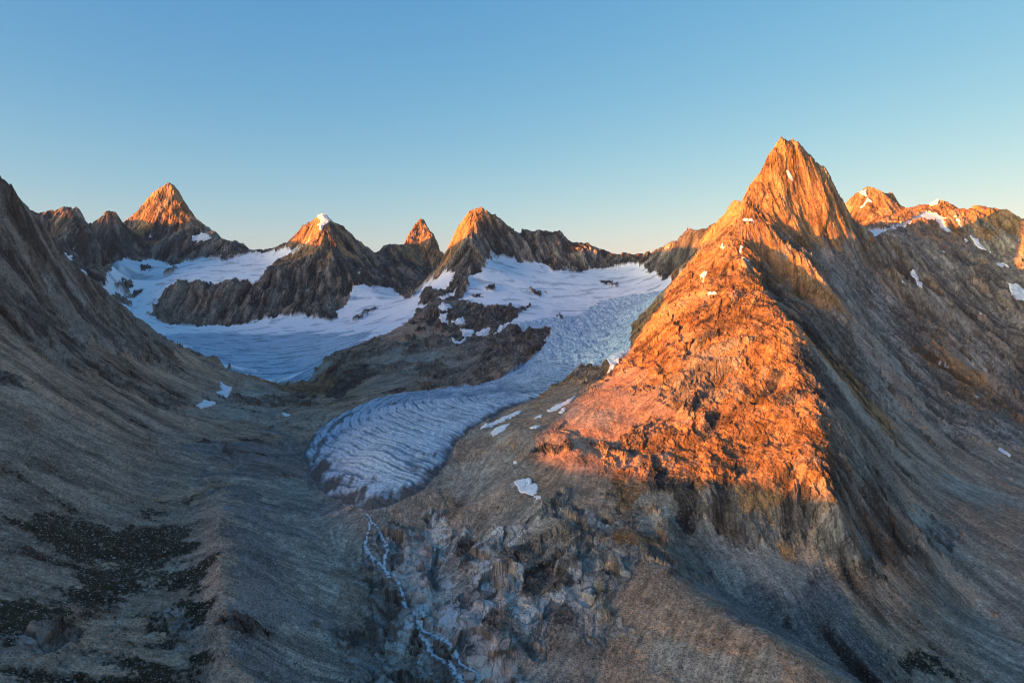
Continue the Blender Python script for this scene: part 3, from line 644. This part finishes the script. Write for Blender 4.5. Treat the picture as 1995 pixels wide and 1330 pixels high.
# ------------------------------------------------------------------ mesh helpers
def grid_faces(nr, nc, keepmask=None, wrap=False):
    i, j = np.meshgrid(np.arange(nr - 1), np.arange(nc - 1), indexing='ij')
    a = (i * nc + j).ravel()
    f = np.stack([a, a + 1, a + nc + 1, a + nc], 1)
    return f if keepmask is None else f[keepmask]
def mesh_obj(name, co, faces, attrs=None, mat=None, smooth_=True):
    me = bpy.data.meshes.new(name); nf = len(faces); k_ = faces.shape[1]
    me.vertices.add(len(co)); me.vertices.foreach_set('co', np.ascontiguousarray(co, np.float32).ravel())
    me.loops.add(nf * k_); me.loops.foreach_set('vertex_index', faces.astype(np.int32).ravel())
    me.polygons.add(nf); me.polygons.foreach_set('loop_start', np.arange(0, nf * k_, k_, dtype=np.int32))
    me.update(calc_edges=True)
    me.polygons.foreach_set('use_smooth', np.full(nf, smooth_, bool))
    for an, data in (attrs or {}).items():
        at = me.attributes.new(an, 'FLOAT_COLOR', 'POINT'); at.data.foreach_set('color', np.ascontiguousarray(data, np.float32).ravel())
    o = bpy.data.objects.new(name, me); C.collection.objects.link(o)
    if mat: me.materials.append(mat)
    return o
def compact(co, faces, attrs):
    u, inv = np.unique(faces, return_inverse=True)
    return co[u], inv.reshape(faces.shape), {k: v[u] for k, v in attrs.items()}

# ------------------------------------------------------------------ the ground, meshed finer where slopes face the valley
import os, time
T0 = time.time()
Q = 1.0
NC = int(1650 * Q); NR = int(1500 * Q)
AZ = np.linspace(R(-46), R(46), NC).astype(np.float32)
fr = np.exp(np.linspace(math.log(480), math.log(14500), 900)).astype(np.float32)
sub = AZ[::8]
xs = np.sin(sub)[:, None] * fr; ys = np.cos(sub)[:, None] * fr
hz = base(xs.ravel(), ys.ravel()).reshape(xs.shape)
ang = hz / fr
mx = np.maximum.accumulate(ang, 1)
vis = (ang >= mx - .012)
dens = np.abs(np.gradient(ang, axis=1)) * 683 * np.where(vis, 1.0, .18) + 650 / 900.0 * np.where(fr < 8500, 1, .3)
dens = blur(blur(dens, 6).T, 6).T
cum = np.cumsum(dens, 1); cum = (cum - cum[:, :1]) / (cum[:, -1:] - cum[:, :1])
rows = np.linspace(0, 1, NR)
RR = np.stack([np.interp(rows, cum[i], fr) for i in range(len(sub))])
RR = np.stack([np.interp(AZ, sub, RR[:, j]) for j in range(NR)]).astype(np.float32)      # (row, column)
X = (np.sin(AZ)[None] * RR).ravel(); Y = (np.cos(AZ)[None] * RR).ravel()
print('grid', time.time() - T0)
def paint(x, y):
    z, col, snow, ice, bare, ogw, K, ton, up, bas, hg, s123, edge = surface(x, y)
    rr = np.hypot(x, y)
    # debris on the tongue: towards toe, along the left edge, faint medial stripe
    ex = np.array([cast(*p, 1000)[:2] for p in [(722,996),(680,985),(640,960),(610,930),(790,975),(850,915)]])
    dt = np.full(len(x), 1e9, np.float32); i = np.nonzero(ton)[0]
    for p in ex: dt[i] = np.minimum(dt[i], np.hypot(x[i] - p[0], y[i] - p[1]))
    nz = fbm(x[i], y[i], 60, 4, 161); dirt = np.zeros(len(x), np.float32)
    edge_d = smooth(26, 4, edge[i] + nz * 26) * .9
    dirt[i] = smooth(70, 15, dt[i] + nz * 85 + 25 * perlin(x[i] / 9, y[i] / 60, 166)) * .95
    line = np.array([cast(*p, 1000)[:2] for p in [(612,905),(622,880),(640,850),(665,825),(700,805),(740,795),(770,785)]])
    dl = np.full(len(x), 1e9, np.float32)
    for a, b in zip(line[:-1], line[1:]):
        ab = b - a; t = np.clip(((x[i]-a[0])*ab[0] + (y[i]-a[1])*ab[1]) / (ab @ ab), 0, 1)
        dl[i] = np.minimum(dl[i], np.hypot(x[i]-a[0]-t*ab[0], y[i]-a[1]-t*ab[1]))
    dirt[i] = np.maximum(dirt[i], edge_d)
    dirt[i] = np.maximum(dirt[i], smooth(16, 5, dl[i] + nz * 22) * .8)
    loose = np.clip(K[:, 5] + K[:, 7], 0, 1) * (1 - np.clip(snow + ice, 0, 1))
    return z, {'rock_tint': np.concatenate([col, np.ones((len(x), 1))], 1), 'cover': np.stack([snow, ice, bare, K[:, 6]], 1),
               'detail': np.stack([dirt, np.clip(ogw * .5 + .5, 0, 1) * ice, loose, np.ones_like(x)], 1)}, (ton, up, bas, hg, s123)
Z, AT, masks = paint(X, Y)
print('surface', time.time() - T0)
CO = np.stack([X, Y, Z], 1)
rid = regions(X, Y)
NREG = len(REG)
rid = np.where(masks[0] | masks[1], NREG, rid); rid = np.where(masks[2], NREG + 1, rid); rid = np.where(masks[3], NREG + 2, rid)
F = grid_faces(NR, NC)
fr_ = rid[F[:, 0]]
def structure(o, label=None):
    o['kind'] = 'structure'
    if label: o['label'] = label
for g in range(NREG + 3):
    f = F[fr_ == g]
    if not len(f): continue
    co, ff, at = compact(CO, f, AT)
    if g < NREG: nm, lb, _ = REG[g]; lb = RL.get(lb)
    else: nm, lb = 'glacier', ['valley glacier with curved ice bands fed by the wide upper snowfield', 'flat snow and blue ice basin glacier in the left hollow', 'hanging glacier on the shelf below the pyramid mountain'][g - NREG]
    structure(mesh_obj(nm, co, ff, at, MG, smooth_=(g >= NREG)), lb)
print('mesh', time.time() - T0)
# surroundings out of the frame
az2 = np.linspace(R(46), R(314), 420); r2 = np.exp(np.linspace(math.log(480), math.log(20000), 300))
X2 = (np.sin(az2)[None] * r2[:, None]).ravel().astype(np.float32); Y2 = (np.cos(az2)[None] * r2[:, None]).ravel().astype(np.float32)
Z2, AT2, _ = paint(X2, Y2)
AT2['cover'][:, :3] = 0
o = mesh_obj('hills', np.stack([X2, Y2, Z2], 1), grid_faces(300, 420), AT2, MG); structure(o)
# plain under the viewpoint
a3 = np.linspace(0, 2 * math.pi, 241); r3 = np.linspace(1, 485, 60)
X3 = (np.sin(a3)[None] * r3[:, None]).ravel().astype(np.float32); Y3 = (np.cos(a3)[None] * r3[:, None]).ravel().astype(np.float32)
Z3, AT3, _ = paint(X3, Y3)
o = mesh_obj('ground', np.stack([X3, Y3, Z3], 1), grid_faces(60, 241), AT3, MG); structure(o)
print('done', time.time() - T0)

# ------------------------------------------------------------------ stream below the glacier
def ribbon(line, widths, name, mat, lift=.9):
    w3 = [np.array(cast(*p, 700)[:2]) for p in line]
    d_ = np.concatenate([[0], np.cumsum([np.linalg.norm(b - a) for a, b in zip(w3[:-1], w3[1:])])])
    t = np.arange(0, d_[-1], 3.0); w3 = np.array(w3)
    cx = np.interp(t, d_, w3[:, 0]); cy = np.interp(t, d_, w3[:, 1])
    for _ in range(6): cx[1:-1] = (cx[:-2] + cx[2:] + 2 * cx[1:-1]) / 4; cy[1:-1] = (cy[:-2] + cy[2:] + 2 * cy[1:-1]) / 4
    wd = 1.5 * np.interp(t, d_, widths) * (1 + .35 * perlin(t / 23, t * 0 + 3.3, 401)); cx = cx + perlin(t / 31, t * 0 + 7.7, 402) * 4
    tx = np.gradient(cx); ty = np.gradient(cy); m = np.hypot(tx, ty); nx, ny = ty / m, -tx / m
    k = np.linspace(-1, 1, 9)
    xx = (cx[:, None] + nx[:, None] * wd[:, None] * k / 2); yy = (cy[:, None] + ny[:, None] * wd[:, None] * k / 2)
    zz = surface(xx.ravel(), yy.ravel(), False).reshape(xx.shape)
    zc = np.sort(zz, 1)[:, 5]
    for _ in range(8): zc[1:-1] = (zc[:-2] + zc[2:] + 2 * zc[1:-1]) / 4
    z3 = (zc + lift)[:, None] - (np.abs(k) ** 4)[None] * 1.2 + rng.normal(size=xx.shape) * .08
    foam = np.clip(1 - np.abs(k)[None] * 1.1 + perlin(xx / 6, yy / 9, 405) * .9, 0, 1)
    co = np.stack([xx.ravel(), yy.ravel(), z3.ravel()], 1)
    at = {'foam': np.stack([foam.ravel()] * 3 + [np.ones(foam.size)], 1)}
    return co, grid_faces(len(t), 9), at
k = NB('meltwater')
fo = k.attr('foam').outputs['Fac']; co_ = k.n('ShaderNodeNewGeometry').outputs['Position']
nf_ = k.noise(.35, 4, .7, co_)
ff_ = k.ramp(k.math('ADD', fo, k.math('MULTIPLY', nf_, 1.6)), 1.0, 1.7)
k.l(k.mix(ff_, (.07, .095, .09), (.62, .65, .66)), k.b.inputs['Base Color']); k.b.inputs['Roughness'].default_value = .5
MWATER = k.m
parts = [ribbon([(716,1000),(722,1017),(740,1029),(750,1050),(753,1080),(747,1104),(762,1128),(777,1152),(795,1177),(804,1200),(819,1222),(834,1249),(846,1273),(870,1291),(888,1315),(905,1345),(925,1380)], [5,7,8,8,9,8,8,9,8,7,9,10,11,10,11,12,12], 's', MWATER),
         ribbon([(722,1017),(714,1045),(716,1070),(728,1090),(747,1104)], [4,6,12,13,7], 's', MWATER, .7),
         ribbon([(795,1177),(812,1185),(826,1205),(819,1222),(850,1240),(880,1268),(905,1300),(945,1335)], [5,11,12,7,11,12,9,9], 's', MWATER, .6)]
co = np.concatenate([p[0] for p in parts]); offs = np.cumsum([0] + [len(p[0]) for p in parts[:-1]])
ff = np.concatenate([p[1] + o_ for p, o_ in zip(parts, offs)]); at = {'foam': np.concatenate([p[2]['foam'] for p in parts])}
structure(mesh_obj('stream', co, ff, at, MWATER), 'white meltwater stream braiding down the pale slabs below the glacier')

# ------------------------------------------------------------------ patches of old snow
k = NB('old_snow'); co_ = k.n('ShaderNodeNewGeometry').outputs['Position']
k.l(k.mix(k.ramp(k.noise(.06, 5, .6, co_), .35, .75), (.88, .88, .89), (.72, .70, .68)), k.b.inputs['Base Color']); k.b.inputs['Roughness'].default_value = .7
bp = k.n('ShaderNodeBump'); bp.inputs['Strength'].default_value = .4; k.l(k.noise(.25, 4, .6, co_), bp.inputs['Height']); k.l(bp.outputs[0], k.b.inputs['Normal'])
MSNOW = k.m
PATCH = [
 ('large bright ragged snow patch alone on brown slope right of the ice toe', 700, [(1001,939),(1012,936),(1030,931),(1040,938),(1048,947),(1046,961),(1036,966),(1024,960),(1014,961),(1009,950)]),
 ('small snow scrap just below the large bright patch on the brown slope', 700, [(1040,968),(1046,965),(1055,968),(1052,973),(1045,975)]),
 ('flat low snow patch on the left scree slope, lower of the pair', 700, [(383,794),(397,780),(410,783),(423,785),(406,793),(391,797)]),
 ('notched upright snow patch on the left scree slope, upper of the pair', 700, [(430,743),(437,752),(452,755),(446,770),(445,781),(433,776),(422,764),(433,762),(429,752)]),
 ('thin snow sliver in the hollow left of the outer moraine', 700, [(549,806),(558,806),(566,811),(556,812)]),
 ('tapering snow patch where the spur meets the ice', 1500, [(1180,710),(1203,694),(1218,688),(1213,700),(1195,722),(1182,731),(1190,716)]),
 ('long slanting snow strip on the scree right of the ice tongue', 700, [(1066,801),(1080,793),(1099,785),(1123,770),(1108,786),(1083,801),(1070,805)]),
 ('short snow strip directly under the long slanting strip', 700, [(1087,805),(1096,798),(1104,795),(1100,803),(1092,807)]),
 ('white snow streak along the right ice margin below the icefall', 1200, [(1126,719),(1140,712),(1161,708),(1157,714),(1132,722)]),
 ('grey streaked snow patch beside the tongue near its right bend', 700, [(957,842),(966,833),(980,829),(994,826),(984,838),(970,845),(960,849)]),
 ('small wedge of snow on the scree above the tongue bend', 700, [(1041,815),(1049,811),(1058,809),(1052,815)]),
 ('small flat snow wedge between the bend wedge and the orange light', 700, [(1032,837),(1042,831),(1054,830),(1046,836)]),
 ('very long narrow snow sliver hugging the right tongue margin', 700, [(930,839),(950,827),(980,813),(1000,806),(1020,800),(1004,810),(970,824),(945,835)]),
 ('tiny round snow dot above the large bright patch', 700, [(1000,900),(1005,899),(1010,902),(1004,904)]),
 ('upper of two small snow patches in the gully of the right wall', 1500, [(1773,530),(1783,535),(1792,545),(1789,549),(1778,542)]),
 ('lower of two small snow patches in the gully of the right wall', 1500, [(1781,549),(1791,554),(1797,562),(1793,567),(1783,558)]),
 ('small rectangular snow patch high on the right wall', 1500, [(1942,516),(1961,516),(1962,521),(1951,526),(1943,523)]),
 ('broad snow patch cut by the right edge of the view', 1500, [(1964,559),(1979,559),(2000,567),(2014,575),(2010,588),(1986,586),(1970,572)]),
 ('diagonal broken snow strip under the far right summits', 1500, [(1889,465),(1898,468),(1906,477),(1922,487),(1932,494),(1918,491),(1900,482)]),
 ('tiny snow fleck on the right wall left of the broken strip', 1500, [(1835,497),(1841,498),(1845,502),(1839,501)]),
 ('snow patch on the right shoulder of the dark pyramid peak', 3000, [(371,463),(383,460),(396,457),(406,462),(412,470),(403,473),(386,470)]),
 ('narrow snow strip at the foot of the left dark mountain, upper one', 3000, [(114,489),(125,496),(141,506),(139,511),(123,502)]),
 ('narrow snow strip at the foot of the left dark mountain, lower one', 3000, [(150,521),(162,526),(170,532),(171,540),(158,531)]),
 ('snow sliver lodged in a cleft of the tall orange peak', 2500, [(1531,342),(1538,341),(1544,354),(1540,356)]),
 ('sunlit snow patch on the left shoulder of the orange spur', 2000, [(1363,535),(1370,529),(1382,528),(1376,535),(1370,543),(1366,539)]),
 ('sunlit flat snow patch on the spur below the shoulder', 2000, [(1377,571),(1387,568),(1397,568),(1394,572),(1382,573)]),
 ('small sunlit snow patch in the middle of the upper spur', 2000, [(1444,512),(1452,509),(1460,511),(1452,515)]),
 ('small sunlit snow dot near the spur skyline', 2000, [(1402,491),(1408,488),(1414,491),(1408,495)]),
 ('tiny snow fleck below the knoll of the spur', 2000, [(1441,488),(1447,484),(1448,490),(1443,493)]),
 ('thin snow rim along the top of the spur knoll', 2000, [(1448,433),(1458,431),(1468,434),(1458,437)]),
 ('snow patch on the middle hill under the dark ridge, highest', 2000, [(854,604),(863,600),(873,597),(881,602),(871,609),(858,612)]),
 ('bent snow patch on the middle hill below the highest one', 2000, [(857,618),(866,615),(875,614),(868,622),(870,631),(876,638),(864,639),(859,629)]),
 ('cup shaped snow arc lowest on the middle hill', 2000, [(878,655),(884,661),(893,666),(902,662),(909,656),(906,664),(895,671),(884,668)]),
 ('spread snow patch at the centre of the middle hill', 2000, [(894,641),(903,645),(912,643),(924,650),(915,655),(904,655),(899,649)]),
 ('flat snow band on the middle hill right of centre', 2000, [(925,657),(938,653),(958,650),(950,657),(934,660)]),
 ('snow ramp climbing along the rock edge of the middle hill', 2000, [(961,657),(973,647),(987,633),(1008,620),(1002,631),(988,643),(974,653)]),
 ('snow ledge between the bent patch and the centre patch', 2000, [(878,637),(890,633),(903,628),(906,636),(893,639)]),
 ('snow cap on the summit left of the slim spire', 3500, [(618,428),(625,421),(636,424),(647,434),(637,444),(626,455),(617,452),(627,440)]),
 ('sunlit snow on the far rounded summit right of the tall peak', 4500, [(1674,380),(1682,374),(1689,369),(1688,380),(1681,387)]),
 ('sunlit snow ledge below the far rounded summit', 4500, [(1677,403),(1684,395),(1691,391),(1703,395),(1690,398)]),
 ('sunlit snow cap on the far right ridge', 4000, [(1810,401),(1819,396),(1830,392),(1827,400),(1818,403)]),
 ('upright snow streak below the far right ridge', 3500, [(1860,428),(1867,436),(1874,449),(1868,447)]),
 ('short steep snow streak under the upright one', 3000, [(1877,464),(1882,468),(1887,479),(1881,474)]),
 ('thin white snow line low on the right slope', 1200, [(1940,871),(1950,877),(1970,888),(1964,889),(1948,880)]),
]
pp = []; metas = []
for lb, dm, pl in PATCH:
    W = castpoly(pl, dm, 6); cen = W.mean(0); D_ = np.hypot(*cen)
    lo, hi = W.min(0) - .004 * D_, W.max(0) + .004 * D_
    st_ = max(D_ / 683 * .45, (hi - lo).max() / 160); nx_, ny_ = [max(4, int(v / st_) + 2) for v in (hi - lo)]
    gx_, gy_ = np.meshgrid(np.linspace(lo[0], hi[0], nx_), np.linspace(lo[1], hi[1], ny_)); x_, y_ = gx_.ravel(), gy_.ravel()
    amp = D_ * .0022
    inn = inpoly(W, x_ + perlin(x_ / (amp * 2.2), y_ / (amp * 2.2), 411) * amp + perlin(x_ / amp, y_ / amp, 412) * amp * .5, y_ + perlin(x_ / (amp * 2.2), y_ / (amp * 2.2), 413) * amp * 1.6)
    pp.append((x_, y_)); metas.append((lb, nx_, ny_, inn, D_))
zall = surface(np.concatenate([p[0] for p in pp]), np.concatenate([p[1] for p in pp]), False); o0 = 0
ptt = []
for (lb, nx_, ny_, inn, D_), (x_, y_) in zip(metas, pp):
    z = zall[o0:o0 + len(x_)].reshape(ny_, nx_); o0 += len(x_)
    m = inn.reshape(ny_, nx_).astype(float); thick = blur(m, 3)
    zs = np.maximum(blur(z, 4), z * .6 + blur(z, 4) * .4)
    top = zs + D_ * .0016 * np.clip(thick * 2 - .6, -1, 1)
    f = grid_faces(ny_, nx_); f = f[(m.ravel()[f].sum(1) >= 3)]
    if not len(f): print('EMPTY', lb); continue
    co = np.stack([x_, y_, top.ravel()], 1)
    co, f, _ = compact(co, f, {})
    # skirt down into the ground
    e = np.concatenate([f[:, [0, 1]], f[:, [1, 2]], f[:, [2, 3]], f[:, [3, 0]]]); es = set(map(tuple, e)); bd = np.array([p for p in es if (p[1], p[0]) not in es])
    low = co.copy(); low[:, 2] -= D_ * .006; nn_ = len(co)
    sk = np.stack([bd[:, 1], bd[:, 0], bd[:, 0] + nn_, bd[:, 1] + nn_], 1)
    c0 = co.mean(0); o = mesh_obj('snow_patch', np.concatenate([co, low]) - c0, np.concatenate([f, sk]), None, MSNOW); o.location = c0
    o['label'] = lb; o['category'] = 'snow patch'; o['group'] = 'patches of old snow left on rock and scree'

# ------------------------------------------------------------------ stones
k = NB('stone'); co_ = k.n('ShaderNodeTexCoord').outputs['Object']; oi = k.n('ShaderNodeObjectInfo').outputs['Random']
gg = k.n('ShaderNodeNewGeometry').outputs['Random Per Island']
c1_ = k.mix(k.ramp(k.noise(.5, 5, .7, co_), .3, .7), (.13, .12, .11), (.28, .265, .24)); c1_ = k.mix(k.math('MULTIPLY', gg, .6), c1_, (.19, .14, .10))
k.l(c1_, k.b.inputs['Base Color']); k.b.inputs['Roughness'].default_value = .9
bp = k.n('ShaderNodeBump'); bp.inputs['Strength'].default_value = .6; k.l(k.noise(1.2, 5, .7, co_), bp.inputs['Height']); k.l(bp.outputs[0], k.b.inputs['Normal'])
MSTONE = k.m
import bmesh
def boulder_mesh(seed):
    r_ = random.Random(seed); bm = bmesh.new(); bmesh.ops.create_icosphere(bm, subdivisions=3, radius=1)
    for _ in range(14):          # break flat faces off
        n_ = mathutils.Vector((r_.gauss(0, 1), r_.gauss(0, 1), r_.gauss(0, .8))).normalized(); d_ = r_.uniform(.5, .85)
        for v in bm.verts:
            q_ = v.co.dot(n_)
            if q_ > d_: v.co -= n_ * (q_ - d_)
    sx_, sy_, sz_ = r_.uniform(.8, 1.3), r_.uniform(.7, 1.0), r_.uniform(.5, .8)
    for v in bm.verts:
        v.co += v.co * mathutils.noise.noise(v.co * 2.3 + mathutils.Vector((seed, 0, 0))) * .12; v.co.x *= sx_; v.co.y *= sy_; v.co.z = max(v.co.z, -.5) * sz_
    me = bpy.data.meshes.new('boulder'); bm.to_mesh(me); bm.free(); me.materials.append(MSTONE); return me
BM = [boulder_mesh(i) for i in range(7)]
def put(me, x, y, z, size, label, group=None):
    o = bpy.data.objects.new('boulder', me); C.collection.objects.link(o); o.location = (x, y, z + size * .18); o.scale = (size,) * 3
    o.rotation_euler = (random.uniform(-.2, .2), random.uniform(-.2, .2), random.uniform(0, 6.3)); o['label'] = label; o['category'] = 'boulder'
    if group: o['group'] = group
    return o
SP = [(237,1272,5.4,'big pale blue grey boulder at the head of the dark split slabs bottom left'), (206,1290,2.7,'small pale boulder left of the big pale one'), (221,1131,2.8,'pale boulder alone in the dark moss'),
      (203,1246,3.6,'long pale block above the big pale boulder, left one'), (218,1262,3.2,'blocky grey boulder between long block and big pale boulder'),
      (1289,1093,3.6,'dark slab boulder standing at the top of the brown scree crest'), (1183,1143,2.6,'dark boulder on the brown crest slope'), (1007,1220,4.2,'tan boulder below the striped cliff'),
      (92,1180,5.0,'rounded brown outcrop boulder above the lowest left moss'), (166,1070,2.6,'upright pale boulder on the edge of the moss')]
cs = [cast(p[0], p[1], 600) for p in SP]
zs_ = surface(np.array([c[0] for c in cs]), np.array([c[1] for c in cs]), False)
for i, (p, c, z_) in enumerate(zip(SP, cs, zs_)): put(BM[i % 7], c[0], c[1], z_, p[2], p[3])
ZONES = [('pale boulder scattered over the dark moss of the left slope', 'boulders in the dark moss', 34, (120,1010,420,1220)), ('grey boulder in the lower left rubble', 'boulders in the lower left rubble', 50, (10,1180,420,1325)),
         ('grey boulder resting on the gravel trough right of the moraine crest', 'boulders on the gravel trough', 45, (450,980,680,1325)), ('grey boulder lying on the lower right scree', 'boulders on the lower right scree', 60, (1500,1050,1985,1325)),
         ('brown boulder on the slope between stream and scree crest', 'boulders between stream and crest', 50, (1000,1010,1420,1325))]
bx = []
for lb, gr, n_, (x0, y0, x1, y1) in ZONES:
    for _ in range(n_):
        c = cast(random.uniform(x0, x1), random.uniform(y0, y1), 600); bx.append((c[0], c[1], lb, gr, min(4.2, .6 + random.paretovariate(1.7) * .6)))
zs_ = surface(np.array([b[0] for b in bx]), np.array([b[1] for b in bx]), False)
for i, (b, z_) in enumerate(zip(bx, zs_)): put(BM[i % 7], b[0], b[1], z_, b[4], ('large ' if b[4] > 2.6 else 'middle sized ' if b[4] > 1.7 else 'small ') + b[2], b[3])
# small rubble nobody could count
NRB = 130000
rr_ = 750 + 1500 * rng.random(NRB) ** 1.25; aa_ = rng.uniform(R(-42), R(42), NRB)
xr = (np.sin(aa_) * rr_).astype(np.float32); yr = (np.cos(aa_) * rr_).astype(np.float32)
cl = perlin(xr / 60, yr / 60, 421) + perlin(xr / 18, yr / 18, 422) * .7
ok = (cl > rng.random(NRB) * 1.2 - .6); xr, yr = xr[ok], yr[ok]
keep_ = ~inpoly(TONGUE, xr, yr) & ~inpoly(UPPER, xr, yr); xr, yr = xr[keep_], yr[keep_]
zr = surface(xr, yr, False); n_ = len(xr); sz = np.minimum(.7 + rng.pareto(2.6, n_) * .6, 2.8) * (np.hypot(xr, yr) / 1200) ** .5
u6 = np.array([[1,0,0],[0,1,0],[-1,0,0],[0,-1,0],[.1,0,1],[0,0,-1]], float); f8 = np.array([[0,1,4],[1,2,4],[2,3,4],[3,0,4],[1,0,5],[2,1,5],[3,2,5],[0,3,5]])
an = rng.uniform(0, 6.3, n_); vv = u6[None] * (.65 + .6 * rng.random((n_, 6, 1))) * sz[:, None, None] * np.array([1.2, .9, .75])
vx = vv[..., 0] * np.cos(an)[:, None] - vv[..., 1] * np.sin(an)[:, None] + xr[:, None]; vy = vv[..., 0] * np.sin(an)[:, None] + vv[..., 1] * np.cos(an)[:, None] + yr[:, None]; vz = vv[..., 2] + zr[:, None] + .15 * sz[:, None]
o = mesh_obj('rubble', np.stack([vx, vy, vz], 2).reshape(-1, 3), (f8[None] + (np.arange(n_) * 6)[:, None, None]).reshape(-1, 3), None, MSTONE, False)
o['kind'] = 'stuff'; o['label'] = 'loose grey stones strewn over the slopes and moraines'
print('all', time.time() - T0)

# ------------------------------------------------------------------ evening air
if True:
    me = bpy.data.meshes.new('haze')
    vs = [(x, y, z) for x in (-20600, 20600) for y in (-20600, 20600) for z in (float(min(Z.min(), Z2.min(), Z3.min())) - 3, float(max(Z.max(), Z2.max())) + 60)]
    me.from_pydata(vs, [], [(0,1,3,2),(4,6,7,5),(0,4,5,1),(2,3,7,6),(0,2,6,4),(1,5,7,3)])
    hz_ = bpy.data.objects.new('haze', me); C.collection.objects.link(hz_); hz_['kind'] = 'stuff'; hz_['label'] = 'thin bluish evening haze in the air over the valley'
    mh = bpy.data.materials.new('haze'); mh.use_nodes = True; th = mh.node_tree
    th.nodes.remove(th.nodes['Principled BSDF']); pv = th.nodes.new('ShaderNodeVolumePrincipled')
    pv.inputs['Color'].default_value = (.50, .74, 1, 1); pv.inputs['Density'].default_value = 7e-6; pv.inputs['Anisotropy'].default_value = .2
    th.links.new(pv.outputs[0], th.nodes['Material Output'].inputs['Volume']); me.materials.append(mh)
